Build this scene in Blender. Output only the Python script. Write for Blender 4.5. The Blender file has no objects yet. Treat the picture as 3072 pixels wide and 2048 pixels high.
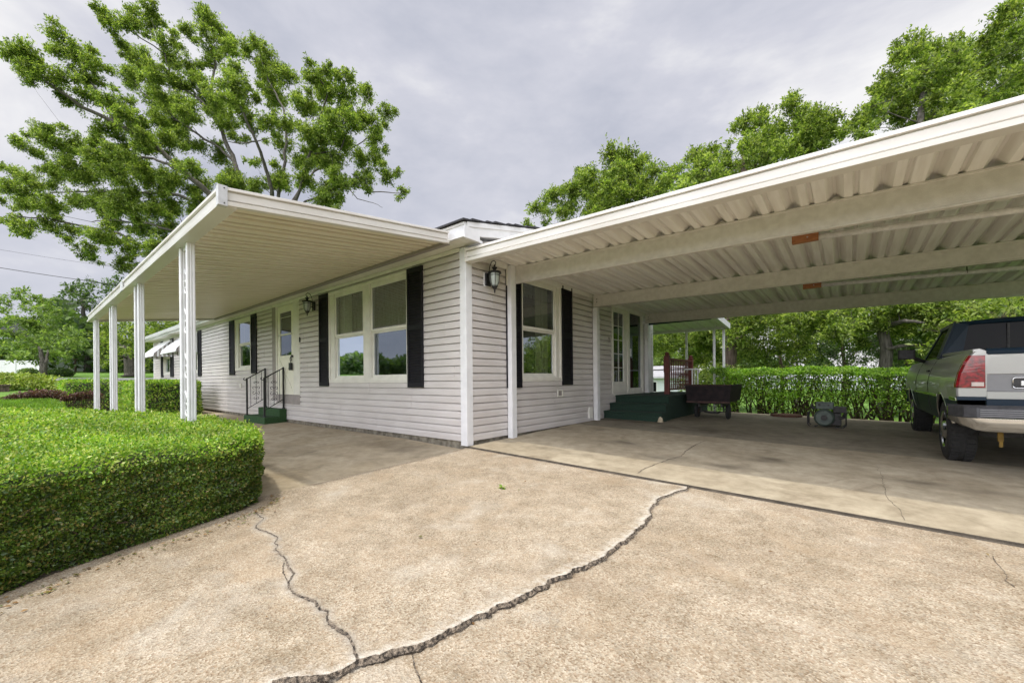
import bpy, math, random
import numpy as np
from mathutils import Vector, Matrix

random.seed(7)
rng = np.random.default_rng(7)
scene = bpy.context.scene
COL = scene.collection

# ------------------------------------------------------------------ camera numbers
F_PX, PX, PY = 1227.0, 1536.0, 1139.0
ROLL, YAW = math.radians(.53), math.radians(39.57)
CAM = Vector((4.414, -4.278, 1.0))
FWD = Vector((-math.sin(YAW), math.cos(YAW), 0))
RGT = Vector((math.cos(YAW), math.sin(YAW), 0))


def ray(x, y):
    """direction (unit depth) of a point measured on the 3072 px wide photograph"""
    u = (x - PX) / F_PX
    v = -(y - PY) / F_PX
    c, s = math.cos(ROLL), math.sin(ROLL)
    r = u * c + v * s
    up = -u * s + v * c
    return FWD + RGT * r + Vector((0, 0, up))


def at(x, y, depth):
    return CAM + ray(x, y) * depth


def hitz(x, y, z=0.0):
    d = ray(x, y)
    return CAM + d * ((z - CAM.z) / d.z)


# ------------------------------------------------------------------ materials
MATS = {}


def nt(m):
    m.use_nodes = True
    return m.node_tree.nodes, m.node_tree.links


def pm(name, col, rough=.6, var=.1, scale=6.0, bump=0.0, bscale=60.0, metal=0.0, spec=.5, col2=None, stretch=None, coat=0.0, ramp=(.35, .65)):
    if name in MATS:
        return MATS[name]
    m = bpy.data.materials.new(name)
    N, L = nt(m)
    b = N['Principled BSDF']
    b.inputs['Roughness'].default_value = rough
    b.inputs['Metallic'].default_value = metal
    b.inputs['Specular IOR Level'].default_value = spec
    b.inputs['Coat Weight'].default_value = coat
    tc = N.new('ShaderNodeTexCoord')
    mp = N.new('ShaderNodeMapping')
    if stretch:
        mp.inputs['Scale'].default_value = stretch
    L.new(tc.outputs['Object'], mp.inputs['Vector'])
    no = N.new('ShaderNodeTexNoise')
    no.inputs['Scale'].default_value = scale
    no.inputs['Detail'].default_value = 5
    L.new(mp.outputs[0], no.inputs['Vector'])
    cr = N.new('ShaderNodeValToRGB')
    c2 = col2 if col2 else tuple(min(1, c * (1 + var)) for c in col)
    c1 = col if col2 else tuple(c * (1 - var) for c in col)
    cr.color_ramp.elements[0].color = (*c1, 1)
    cr.color_ramp.elements[0].position = ramp[0]
    cr.color_ramp.elements[1].color = (*c2, 1)
    cr.color_ramp.elements[1].position = ramp[1]
    L.new(no.outputs['Fac'], cr.inputs['Fac'])
    L.new(cr.outputs[0], b.inputs['Base Color'])
    if bump:
        n2 = N.new('ShaderNodeTexNoise')
        n2.inputs['Scale'].default_value = bscale
        n2.inputs['Detail'].default_value = 4
        L.new(mp.outputs[0], n2.inputs['Vector'])
        bp = N.new('ShaderNodeBump')
        bp.inputs['Strength'].default_value = bump
        bp.inputs['Distance'].default_value = .02
        L.new(n2.outputs['Fac'], bp.inputs['Height'])
        L.new(bp.outputs[0], b.inputs['Normal'])
    MATS[name] = m
    return m


def leafmat(name, cols, trans=.35, rough=.5):
    m = bpy.data.materials.new(name)
    N, L = nt(m)
    b = N['Principled BSDF']
    b.inputs['Roughness'].default_value = rough
    b.inputs['Specular IOR Level'].default_value = .5
    g = N.new('ShaderNodeNewGeometry')
    cr = N.new('ShaderNodeValToRGB')
    e = cr.color_ramp.elements
    e[0].position = 0
    e[0].color = (*cols[0], 1)
    e[1].position = 1
    e[1].color = (*cols[-1], 1)
    for i, c in enumerate(cols[1:-1]):
        k = e.new((i + 1) / (len(cols) - 1))
        k.color = (*c, 1)
    L.new(g.outputs['Random Per Island'], cr.inputs['Fac'])
    # slow drift of hue over the plant: sprays of older and younger leaves
    tc = N.new('ShaderNodeTexCoord')
    no = N.new('ShaderNodeTexNoise')
    no.inputs['Scale'].default_value = 1.7
    no.inputs['Detail'].default_value = 3
    L.new(tc.outputs['Object'], no.inputs['Vector'])
    hs = N.new('ShaderNodeHueSaturation')
    mr = N.new('ShaderNodeMapRange')
    mr.inputs['From Min'].default_value = .3
    mr.inputs['From Max'].default_value = .7
    mr.inputs['To Min'].default_value = .65
    mr.inputs['To Max'].default_value = 1.35
    L.new(no.outputs['Fac'], mr.inputs['Value'])
    L.new(mr.outputs[0], hs.inputs['Value'])
    L.new(cr.outputs[0], hs.inputs['Color'])
    L.new(hs.outputs[0], b.inputs['Base Color'])
    t = N.new('ShaderNodeBsdfTranslucent')
    mul = N.new('ShaderNodeMixRGB')
    mul.blend_type = 'MULTIPLY'
    mul.inputs[0].default_value = 1
    mul.inputs[2].default_value = (1.5, 1.6, .7, 1)
    L.new(hs.outputs[0], mul.inputs[1])
    L.new(mul.outputs[0], t.inputs['Color'])
    mx = N.new('ShaderNodeMixShader')
    mx.inputs[0].default_value = trans
    L.new(b.outputs[0], mx.inputs[1])
    L.new(t.outputs[0], mx.inputs[2])
    L.new(mx.outputs[0], N['Material Output'].inputs['Surface'])
    MATS[name] = m
    return m


def glassmat(name, refl=.35, tint=(.75, .8, .78)):
    m = bpy.data.materials.new(name)
    N, L = nt(m)
    N.remove(N['Principled BSDF'])
    tr = N.new('ShaderNodeBsdfTransparent')
    tr.inputs[0].default_value = (*tint, 1)
    gl = N.new('ShaderNodeBsdfGlossy')
    gl.inputs['Roughness'].default_value = .02
    gl.inputs[0].default_value = (.78, .86, .95, 1)
    fr = N.new('ShaderNodeFresnel')
    fr.inputs[0].default_value = 1.5
    ma = N.new('ShaderNodeMath')
    ma.operation = 'MULTIPLY_ADD'
    ma.inputs[1].default_value = 1.2
    ma.inputs[2].default_value = refl
    ma.use_clamp = True
    L.new(fr.outputs[0], ma.inputs[0])
    mx = N.new('ShaderNodeMixShader')
    L.new(ma.outputs[0], mx.inputs[0])
    L.new(tr.outputs[0], mx.inputs[1])
    L.new(gl.outputs[0], mx.inputs[2])
    L.new(mx.outputs[0], N['Material Output'].inputs['Surface'])
    MATS[name] = m
    return m


M_siding = pm('vinyl_siding', (.49, .45, .42), .36, .05, 1.6, bump=.12, bscale=14, col2=(.585, .55, .52), stretch=(1, 1, 2.5), ramp=(.25, .75))
M_white = pm('white_paint', (.67, .665, .66), .4, .05, 7.0, bump=.03, bscale=40)
M_cream = pm('cream_trim', (.68, .66, .585), .45, .06, 5.0)
M_pan = pm('cream_roof_pan', (.70, .63, .46), .42, .05, 1.2, col2=(.75, .68, .52))
M_cpan = pm('carport_roof_pan', (.68, .65, .59), .42, .05, 3.0, col2=(.80, .78, .73), stretch=(6, .4, 1), ramp=(.3, .6))
M_beam = pm('carport_beam_paint', (.52, .49, .44), .7, .1, 14.0, bump=.25, bscale=220, col2=(.60, .57, .52))
M_fascia = pm('fascia_paint', (.60, .565, .51), .38, .05, 2.0, col2=(.70, .675, .635), stretch=(.6, .6, 3))
M_dark = pm('dark_joint', (.035, .032, .028), .9, .2, 30)
M_black = pm('black_iron', (.012, .012, .013), .45, .3, 40, bump=.1, bscale=150)
M_shut = pm('black_shutter', (.009, .0085, .011), .6, .2, 8, spec=.25)
M_found = pm('foundation_block', (.10, .085, .06), .9, .4, 9, bump=.6, bscale=40, col2=(.27, .24, .18))
M_shingle = pm('roof_shingle', (.035, .035, .04), .9, .4, 30, bump=.8, bscale=60)
M_turf = pm('green_turf_carpet', (.020, .055, .016), .95, .3, 60, bump=.6, bscale=300, col2=(.036, .092, .028))
M_turfd = pm('dark_turf_carpet', (.010, .028, .018), .95, .25, 50, bump=.6, bscale=300, col2=(.017, .042, .026))
M_glass = glassmat('window_glass', .25)
M_glassd = glassmat('door_glass', .10, (.35, .38, .36))
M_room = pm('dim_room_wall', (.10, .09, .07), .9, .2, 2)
M_curtain = pm('curtain_cloth', (.62, .60, .42), .9, .08, 20)
M_valance = pm('grey_valance', (.22, .215, .19), .9, .2, 12)
M_door = pm('cream_door', (.72, .70, .58), .45, .04, 5)
M_greytrim = pm('grey_trim', (.27, .24, .22), .6, .08, 8)
M_rail = pm('oxblood_wood', (.105, .022, .016), .55, .3, 12, stretch=(4, 4, .6))
M_cartbody = pm('cart_steel', (.008, .006, .008), .6, .5, 10, col2=(.022, .014, .015), bump=.1, spec=.2)
M_rust = pm('rusty_rim', (.05, .026, .022), .8, .5, 14)
M_rubber = pm('tyre_rubber', (.018, .018, .018), .85, .3, 30, bump=.2, bscale=100)
M_chrome = pm('chrome', (.75, .76, .78), .12, .05, 5, metal=1)
M_alu = pm('dull_aluminium', (.5, .5, .5), .35, .1, 8, metal=1)
M_wood = pm('orange_wood_block', (.26, .095, .035), .6, .3, 20, stretch=(.5, 4, 4), col2=(.38, .16, .06))
M_galv = pm('grey_conduit', (.70, .69, .66), .5, .1, 20, bump=.1, bscale=200)
M_gen = pm('generator_paint', (.045, .065, .055), .5, .3, 10, col2=(.10, .13, .11), bump=.1)
M_genedk = pm('engine_dark', (.03, .028, .028), .6, .4, 20)
M_bark = pm('oak_bark', (.045, .039, .031), .95, .4, 6, bump=1.0, bscale=14, stretch=(3, 3, .5), col2=(.125, .112, .092))
M_barkd = pm('brown_bark', (.05, .035, .026), .95, .4, 6, bump=1.0, bscale=14, stretch=(3, 3, .5), col2=(.14, .10, .075))
M_twig = pm('hedge_twig', (.045, .03, .018), .9, .4, 20, col2=(.11, .075, .045))
M_soil = pm('dark_soil', (.035, .027, .018), .95, .4, 12, bump=1.0, bscale=40, col2=(.14, .11, .075))
M_paint_silver = pm('silver_paint', (.40, .40, .395), .3, .03, 3, metal=.3, coat=.45)
M_paint_tail = pm('light_silver_paint', (.37, .365, .35), .3, .03, 3, metal=.2, coat=.6)
M_paint_blue = pm('dark_blue_paint', (.009, .021, .036), .45, .05, 3, metal=.0, coat=.0, spec=.22)
M_band = pm('grey_band', (.20, .20, .205), .5, .05, 8)
M_redlens = pm('red_lens', (.20, .003, .009), .2, .6, 30, coat=.6)
M_clearlens = pm('clear_lens', (.55, .45, .42), .2, .1, 30, coat=1)
M_carglass = pm('tinted_glass', (.006, .006, .007), .06, .2, 5, spec=.07)
M_bumperpad = pm('ribbed_pad', (.05, .05, .055), .6, .2, 20)
M_yellow = pm('yellow_tag', (.20, .12, .015), .7, .2, 20)

oak_leaf = leafmat('oak_leaves', [(.045, .08, .014), (.125, .19, .03), (.225, .295, .06), (.36, .41, .13)], .52)
yard_leaf = leafmat('yard_tree_leaves', [(.08, .14, .03), (.16, .24, .06), (.26, .33, .10)], .5)
dark_leaf = leafmat('far_leaves', [(.035, .07, .022), (.075, .135, .035), (.14, .20, .055)], .4)
box_leaf = leafmat('boxwood_leaves', [(.06, .14, .012), (.12, .25, .018), (.20, .36, .03), (.30, .43, .05), (.46, .48, .15)], .4, .35)
priv_leaf = leafmat('privet_leaves', [(.06, .13, .012), (.14, .27, .022), (.23, .39, .035), (.34, .48, .08)], .45, .4)
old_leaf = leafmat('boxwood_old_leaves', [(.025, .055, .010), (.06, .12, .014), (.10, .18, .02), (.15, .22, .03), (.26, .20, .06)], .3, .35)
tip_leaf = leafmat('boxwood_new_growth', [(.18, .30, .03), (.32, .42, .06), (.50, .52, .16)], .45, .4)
pink_leaf = leafmat('plum_leaves', [(.05, .035, .035), (.12, .04, .045), (.18, .10, .07), (.09, .10, .04)], .25)
yel_leaf = leafmat('yellow_green_leaves', [(.10, .17, .015), (.24, .33, .03), (.36, .38, .10)], .3)
grass_leaf = leafmat('grass_blades', [(.08, .17, .012), (.15, .28, .02), (.22, .34, .035)], .35)


# ------------------------------------------------------------------ mesh builder
def tagp(o, label=None, cat=None, group=None, kind=None):
    if label: o['label'] = label
    if cat: o['category'] = cat
    if group: o['group'] = group
    if kind: o['kind'] = kind
    return o


def empty(name, loc, label=None, cat=None, group=None):
    o = bpy.data.objects.new(name, None)
    o.location = loc
    o.empty_display_size = .2
    COL.objects.link(o)
    return tagp(o, label, cat, group)


class MB:
    def __init__(s):
        s.v, s.f = [], []

    def add(s, vs, fs):
        n = len(s.v)
        s.v += [tuple(v) for v in vs]
        s.f += [tuple(i + n for i in f) for f in fs]
        return s

    def box(s, a, b, M=None):
        (x0, y0, z0), (x1, y1, z1) = a, b
        vs = [(x0, y0, z0), (x1, y0, z0), (x1, y1, z0), (x0, y1, z0), (x0, y0, z1), (x1, y0, z1), (x1, y1, z1), (x0, y1, z1)]
        if M: vs = [M(*v) for v in vs]
        return s.add(vs, [(0, 3, 2, 1), (4, 5, 6, 7), (0, 1, 5, 4), (1, 2, 6, 5), (2, 3, 7, 6), (3, 0, 4, 7)])

    def tube(s, pts, r, n=8, cap=True):
        pts = [Vector(p) for p in pts]
        rr = r if isinstance(r, (list, tuple)) else [r] * len(pts)
        up = None
        rings = []
        for i, p in enumerate(pts):
            t = (pts[min(i + 1, len(pts) - 1)] - pts[max(i - 1, 0)])
            if t.length < 1e-9: t = Vector((0, 0, 1))
            t.normalize()
            if up is None:
                up = t.orthogonal().normalized()
            else:
                up = (up - t * up.dot(t))
                if up.length < 1e-6: up = t.orthogonal()
                up.normalize()
            w = t.cross(up)
            rings.append([p + (up * math.cos(2 * math.pi * k / n) + w * math.sin(2 * math.pi * k / n)) * rr[i] for k in range(n)])
        base = len(s.v)
        for R in rings: s.v += [tuple(q) for q in R]
        for i in range(len(rings) - 1):
            for k in range(n):
                a = base + i * n + k
                b2 = base + i * n + (k + 1) % n
                s.f.append((a, b2, b2 + n, a + n))
        if cap:
            s.f.append(tuple(base + k for k in reversed(range(n))))
            e = base + (len(rings) - 1) * n
            s.f.append(tuple(e + k for k in range(n)))
        return s

    def prism(s, prof, a, b, ex, ez=(0, 0, 1), cap=True):
        """profile (u along ex, z along ez) carried from a to b"""
        a, b, ex, ez = Vector(a), Vector(b), Vector(ex), Vector(ez)
        n = len(prof)
        vs = [a + ex * u + ez * w for u, w in prof] + [b + ex * u + ez * w for u, w in prof]
        fs = [(i, (i + 1) % n, n + (i + 1) % n, n + i) for i in range(n)]
        if cap: fs += [tuple(reversed(range(n))), tuple(range(n, 2 * n))]
        return s.add(vs, fs)

    def disc(s, c, axis, prof, n=24, cap=True):
        """lathe: prof = [(distance along axis, radius)]"""
        c, ax = Vector(c), Vector(axis).normalized()
        u = ax.orthogonal().normalized()
        w = ax.cross(u)
        base = len(s.v)
        for d, r in prof:
            for k in range(n):
                t = 2 * math.pi * k / n
                s.v.append(tuple(c + ax * d + (u * math.cos(t) + w * math.sin(t)) * r))
        for i in range(len(prof) - 1):
            for k in range(n):
                a = base + i * n + k
                b2 = base + i * n + (k + 1) % n
                s.f.append((a, b2, b2 + n, a + n))
        if cap:
            s.f.append(tuple(base + k for k in reversed(range(n))))
            e = base + (len(prof) - 1) * n
            s.f.append(tuple(e + k for k in range(n)))
        return s

    def build(s, name, mat, parent=None, bevel=0, smooth=False, segs=2):
        me = bpy.data.meshes.new(name)
        me.from_pydata(s.v, [], s.f)
        me.materials.append(mat)
        o = bpy.data.objects.new(name, me)
        COL.objects.link(o)
        import bmesh
        bm = bmesh.new()
        bm.from_mesh(me)
        bmesh.ops.recalc_face_normals(bm, faces=bm.faces)
        bm.to_mesh(me)
        bm.free()
        if smooth:
            me.shade_smooth()
        if bevel:
            md = o.modifiers.new('bevel', 'BEVEL')
            md.width = bevel
            md.segments = segs
            md.limit_method = 'ANGLE'
            md.angle_limit = math.radians(40)
        if parent:
            o.parent = parent
            # parents are empties without rotation: keep world coordinates
            off = Vector((0, 0, 0))
            p = parent
            while p:
                off += p.location
                p = p.parent
            o.location = -off
        return o


def npmesh(name, V, Fq, mat, parent=None, k=3):
    """fast mesh from numpy arrays; faces all with k corners"""
    me = bpy.data.meshes.new(name)
    V = np.ascontiguousarray(V, dtype=np.float32)
    Fq = np.ascontiguousarray(Fq, dtype=np.int32)
    me.vertices.add(len(V))
    me.vertices.foreach_set('co', V.ravel())
    me.loops.add(Fq.size)
    me.loops.foreach_set('vertex_index', Fq.ravel())
    me.polygons.add(len(Fq))
    me.polygons.foreach_set('loop_start', np.arange(0, Fq.size, k, dtype=np.int32))
    me.update(calc_edges=True)
    me.materials.append(mat)
    o = bpy.data.objects.new(name, me)
    COL.objects.link(o)
    if parent:
        o.parent = parent
        off = Vector((0, 0, 0))
        p = parent
        while p:
            off += p.location
            p = p.parent
        o.location = -off
    return o


def unit(a):
    return a / np.maximum(np.linalg.norm(a, axis=1, keepdims=True), 1e-9)


def leafarr(P, D, U, L, W):
    """folded four-corner leaves: P base, D direction, U up side, L length, W width"""
    n = len(P)
    D = unit(D)
    S = unit(np.cross(D, U))
    U = np.cross(S, D)
    L = L.reshape(-1, 1)
    W = W.reshape(-1, 1)
    v = np.empty((n, 4, 3))
    v[:, 0] = P
    v[:, 1] = P + D * L * .5 + S * W * .5 + U * W * .22
    v[:, 2] = P + D * L
    v[:, 3] = P + D * L * .5 - S * W * .5 + U * W * .22
    idx = np.arange(n) * 4
    f = np.stack([idx, idx + 1, idx + 2, idx, idx + 2, idx + 3], 1).reshape(-1, 3)
    return v.reshape(-1, 3), f


def leaves(name, P, D, U, size, mat, parent=None, aspect=.5, jit=.35):
    n = len(P)
    L = size * (1 + jit * rng.standard_normal(n)).clip(.45, 1.7)
    V, F = leafarr(P, D, U, L, L * aspect)
    return npmesh(name, V, F, mat, parent)


def rdir(n):
    return unit(rng.standard_normal((n, 3)))


# ------------------------------------------------------------------ ground shape
def g(x, y):
    """height of the concrete"""
    yp = min(max(y, 0), 4.2)
    z = .0205 * yp - min(max(x, -1.5), 8) * (.027 - .0015 * min(max(y, 0), 5))
    z += .036 * min(max(y, -5), 0)
    return z


WX = [-400, -140, -100, -72, -60, -50, -40, -16, -9, -5, -1.5, 0, 60]
WZ = [8, 4.4, 3.3, 2.3, 1.75, 1.5, 1.2, .5, .35, .12, -.2, -.22, -.4]


def sstep(a, b, x):
    t = np.clip((x - a) / (b - a), 0, 1)
    return t * t * (3 - 2 * t)


def lawnz(x, y):
    x = np.asarray(x, float)
    y = np.asarray(y, float)
    w = np.interp(x, WX, WZ)
    band = sstep(-3.6, -3.1, y) * (1 - sstep(10, 22, y)) * sstep(-30, -23, x) * (1 - sstep(0, 1, x) * .0)
    z = w * (1 - band) + (-.18) * band
    back = sstep(9.2, 30, y) * sstep(-30, -8, x)
    z = z * (1 - back) + (-.9) * back
    right = sstep(-1, .6, x)
    z = z * (1 - right) + np.minimum(z, -.34) * right
    dr = sstep(0, 1, x) * (1 - sstep(16, 18, x)) * sstep(-19, -17, y) * (1 - sstep(8.5, 9.1, y))
    return z - .45 * dr


def grid_sheet(name, xs, ys, zf, mat, label=None, kind='structure'):
    X, Y = np.meshgrid(xs, ys, indexing='ij')
    Z = zf(X, Y)
    V = np.stack([X, Y, Z], -1).reshape(-1, 3)
    nx, ny = len(xs), len(ys)
    i = np.arange(nx - 1)[:, None] * ny + np.arange(ny - 1)[None, :]
    F = np.stack([i, i + ny, i + ny + 1, i + 1], -1).reshape(-1, 4)
    o = npmesh(name, V, F, mat, k=4)
    tagp(o, label, None, None, kind)
    o.data.shade_smooth()
    return o


# lawn -----------------------------------------------------------------
def lawn_mat():
    m = bpy.data.materials.new('lawn_grass')
    N, L = nt(m)
    b = N['Principled BSDF']
    b.inputs['Roughness'].default_value = .9
    tc = N.new('ShaderNodeTexCoord')
    a = N.new('ShaderNodeTexNoise'); a.inputs['Scale'].default_value = .25; a.inputs['Detail'].default_value = 6
    c = N.new('ShaderNodeTexNoise'); c.inputs['Scale'].default_value = 25; c.inputs['Detail'].default_value = 6
    L.new(tc.outputs['Object'], a.inputs[0]); L.new(tc.outputs['Object'], c.inputs[0])
    r = N.new('ShaderNodeValToRGB')
    r.color_ramp.elements[0].color = (.055, .14, .014, 1); r.color_ramp.elements[0].position = .3
    r.color_ramp.elements[1].color = (.15, .28, .022, 1); r.color_ramp.elements[1].position = .7
    ad = N.new('ShaderNodeMath'); ad.operation = 'MULTIPLY_ADD'; ad.inputs[1].default_value = .5
    hf = N.new('ShaderNodeMath'); hf.operation = 'MULTIPLY'; hf.inputs[1].default_value = .5
    L.new(a.outputs[0], hf.inputs[0]); L.new(c.outputs[0], ad.inputs[0]); L.new(hf.outputs[0], ad.inputs[2])
    L.new(ad.outputs[0], r.inputs[0]); L.new(r.outputs[0], b.inputs['Base Color'])
    bp = N.new('ShaderNodeBump'); bp.inputs['Strength'].default_value = .8; bp.inputs['Distance'].default_value = .05
    L.new(c.outputs[0], bp.inputs['Height']); L.new(bp.outputs[0], b.inputs['Normal'])
    return m


def spaced(*segs):
    out = []
    for a, b, st in segs:
        out += list(np.arange(a, b, st))
    out.append(segs[-1][1])
    return np.array(out)


grid_sheet('lawn', spaced((-600, -140, 60), (-140, -40, 4), (-40, 12, .4), (12, 40, 2), (40, 500, 50)),
           spaced((-500, -60, 50), (-60, -12, 3), (-12, 12, .3), (12, 60, 3), (60, 500, 50)), lawnz, lawn_mat())


# concrete -------------------------------------------------------------
def concrete(name, agg=False, c1=(.30, .24, .155), c2=(.40, .34, .25), stain=(.16, .125, .08), dirt=True, stain_amt=.6):
    m = bpy.data.materials.new(name)
    N, L = nt(m)
    b = N['Principled BSDF']
    b.inputs['Roughness'].default_value = .85
    b.inputs['Specular IOR Level'].default_value = .25
    tc = N.new('ShaderNodeTexCoord')

    def noise(sc, det=5, rough=.55, dist=0):
        n = N.new('ShaderNodeTexNoise')
        n.inputs['Scale'].default_value = sc
        n.inputs['Detail'].default_value = det
        n.inputs['Roughness'].default_value = rough
        n.inputs['Distortion'].default_value = dist
        L.new(tc.outputs['Object'], n.inputs['Vector'])
        return n

    def ramp(inp, stops):
        r = N.new('ShaderNodeValToRGB')
        e = r.color_ramp.elements
        e[0].position, e[0].color = stops[0][0], (*stops[0][1], 1)
        e[1].position, e[1].color = stops[-1][0], (*stops[-1][1], 1)
        for p, c in stops[1:-1]:
            k = e.new(p); k.color = (*c, 1)
        L.new(inp, r.inputs[0])
        return r

    def mix(fac, a, bb, mode='MIX', f=None):
        x = N.new('ShaderNodeMixRGB'); x.blend_type = mode
        if fac is not None: L.new(fac, x.inputs[0])
        else: x.inputs[0].default_value = f
        L.new(a, x.inputs[1])
        if isinstance(bb, tuple): x.inputs[2].default_value = (*bb, 1)
        else: L.new(bb, x.inputs[2])
        return x

    big = noise(.9, 6, .62, .3)
    base = ramp(big.outputs['Fac'], [(.32, c1), (.66, c2)])
    med = noise(5.5, 7, .7)
    mr = ramp(med.outputs['Fac'], [(.3, (.72, .70, .66)), (.62, (1.08, 1.07, 1.06))])
    col = mix(None, base.outputs[0], mr.outputs[0], 'MULTIPLY', 1.0)
    bp = N.new('ShaderNodeBump')
    if agg:
        vo = N.new('ShaderNodeTexVoronoi'); vo.inputs['Scale'].default_value = 120
        L.new(tc.outputs['Object'], vo.inputs['Vector'])
        sp = N.new('ShaderNodeSeparateColor')
        L.new(vo.outputs['Color'], sp.inputs[0])
        peb = ramp(sp.outputs[0], [(0, (.40, .26, .14)), (.18, (.74, .66, .55)), (.42, (1.12, 1.08, 1.0)), (.62, (.66, .50, .36)), (.80, (1.35, 1.33, 1.28)), (1, (.55, .51, .46))])
        col = mix(None, col.outputs[0], peb.outputs[0], 'MULTIPLY', .74)
        vd = N.new('ShaderNodeTexVoronoi'); vd.inputs['Scale'].default_value = 38
        L.new(tc.outputs['Object'], vd.inputs['Vector'])
        sd = N.new('ShaderNodeSeparateColor'); L.new(vd.outputs['Color'], sd.inputs[0])
        pe2 = ramp(sd.outputs[1], [(0, (.80, .74, .66)), (.5, (1, 1, 1)), (1, (1.15, 1.12, 1.08))])
        col = mix(None, col.outputs[0], pe2.outputs[0], 'MULTIPLY', .3)
        fd = noise(1.9, 5, .6, .6)
        fr = ramp(fd.outputs['Fac'], [(.55, (0, 0, 0)), (.72, (1, 1, 1))])
        f2 = N.new('ShaderNodeMath'); f2.operation = 'MULTIPLY'; f2.inputs[1].default_value = .36
        L.new(fr.outputs[0], f2.inputs[0])
        col = mix(f2.outputs[0], col.outputs[0], (.50, .46, .385))
        ru = noise(2.6, 6, .65, .8)
        rr_ = ramp(ru.outputs['Fac'], [(.52, (0, 0, 0)), (.70, (1, 1, 1))])
        f3 = N.new('ShaderNodeMath'); f3.operation = 'MULTIPLY'; f3.inputs[1].default_value = .38
        L.new(rr_.outputs[0], f3.inputs[0])
        col = mix(f3.outputs[0], col.outputs[0], (.36, .265, .165))
        L.new(vo.outputs['Distance'], bp.inputs['Height'])
        bp.inputs['Strength'].default_value = .5
        bp.inputs['Distance'].default_value = .006
    else:
        fine = noise(120, 3)
        L.new(fine.outputs['Fac'], bp.inputs['Height'])
        bp.inputs['Strength'].default_value = .25
        bp.inputs['Distance'].default_value = .004
    st = noise(1.3, 8, .68, 1.2)
    sr = ramp(st.outputs['Fac'], [(.56, (0, 0, 0)), (.74, (1, 1, 1))])
    s2 = N.new('ShaderNodeMath'); s2.operation = 'MULTIPLY'; s2.inputs[1].default_value = stain_amt
    L.new(sr.outputs[0], s2.inputs[0])
    col = mix(s2.outputs[0], col.outputs[0], stain)
    if not agg:
        oi = N.new('ShaderNodeAttribute'); oi.attribute_name = 'oil'
        col = mix(oi.outputs['Fac'], col.outputs[0], (.045, .034, .022))
    if agg:
        at_ = N.new('ShaderNodeAttribute'); at_.attribute_name = 'dirt'
        col = mix(at_.outputs['Fac'], col.outputs[0], (.045, .032, .022))
        a2 = N.new('ShaderNodeAttribute'); a2.attribute_name = 'spall'
        col = mix(a2.outputs['Fac'], col.outputs[0], (.58, .54, .46))
    L.new(col.outputs[0], b.inputs['Base Color'])
    L.new(bp.outputs[0], b.inputs['Normal'])
    return m


M_agg = concrete('exposed_aggregate', True, (.315, .272, .205), (.415, .372, .30), (.26, .20, .14), stain_amt=.4)
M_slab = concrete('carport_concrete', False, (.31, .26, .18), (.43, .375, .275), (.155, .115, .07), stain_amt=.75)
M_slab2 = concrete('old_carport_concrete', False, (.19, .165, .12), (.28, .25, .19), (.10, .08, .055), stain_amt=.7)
M_porch = concrete('porch_concrete', False, (.33, .27, .18), (.44, .38, .28), (.14, .11, .07), stain_amt=.75)


def densify(pts, step, jit, seed):
    r = random.Random(seed)
    out = [Vector(pts[0])]
    for a, b in zip(pts[:-1], pts[1:]):
        a, b = Vector(a), Vector(b)
        n = max(1, int((b - a).length / step))
        d = (b - a).normalized()
        pr = Vector((-d.y, d.x))
        for i in range(1, n + 1):
            q = a + (b - a) * (i / n)
            if i < n: q = q + pr * r.uniform(-jit, jit)
            out.append(q)
    return np.array([(q.x, q.y) for q in out])


def gp(x, y, ox, oy, s, z=-.12):
    p = hitz(ox + x * s, oy + y * s, z)
    for _ in range(4):
        p = hitz(ox + x * s, oy + y * s, g(p.x, p.y))
    return (p.x, p.y)


c_b = [(2000, 572), (1960, 612), (1880, 630), (1790, 668), (1720, 710), (1680, 760), (1665, 810), (1640, 860), (1600, 920), (1540, 960), (1500, 1010), (1460, 1050), (1380, 1100), (1310, 1150), (1230, 1210)]
c_a = [(2040, 1010), (2010, 1050), (1930, 1060), (1850, 1105), (1750, 1160), (1680, 1190), (1600, 1240), (1500, 1290), (1400, 1320), (1250, 1350), (1150, 1395), (1050, 1420), (975, 1430), (930, 1460), (860, 1500), (780, 1530), (700, 1545), (600, 1560), (480, 1568), (300, 1600)]
crack_main = [gp(x, y, 1350, 1250, .3614) for x, y in c_b] + [gp(x, y, 700, 1450, .3813) for x, y in c_a]
c_2 = [(185, 235), (240, 275), (175, 350), (245, 380), (300, 400), (345, 425), (320, 470), (350, 490), (325, 525), (370, 565), (410, 605), (430, 650), (475, 710), (430, 780), (450, 845), (490, 880), (560, 905), (640, 935), (680, 1000), (740, 1010), (740, 1090), (800, 1150), (880, 1200), (920, 1250), (950, 1340), (970, 1400), (975, 1430)]
crack_two = [gp(x, y, 700, 1450, .3813) for x, y in c_2]
crack_loop = [gp(x, y, 700, 1450, .3813) for x, y in [(400, 625), (388, 670), (392, 710), (412, 745), (430, 780)]]
crack_three = [gp(x, y, 700, 1450, .3813) for x, y in [(1410, 1350), (1420, 1430), (1450, 1500), (1480, 1568), (1490, 1640)]]
crack_far = [gp(x, y, 2200, 1250, .509) for x, y in [(1530, 820), (1560, 870), (1600, 910), (1600, 960), (1660, 1000)]]


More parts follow.
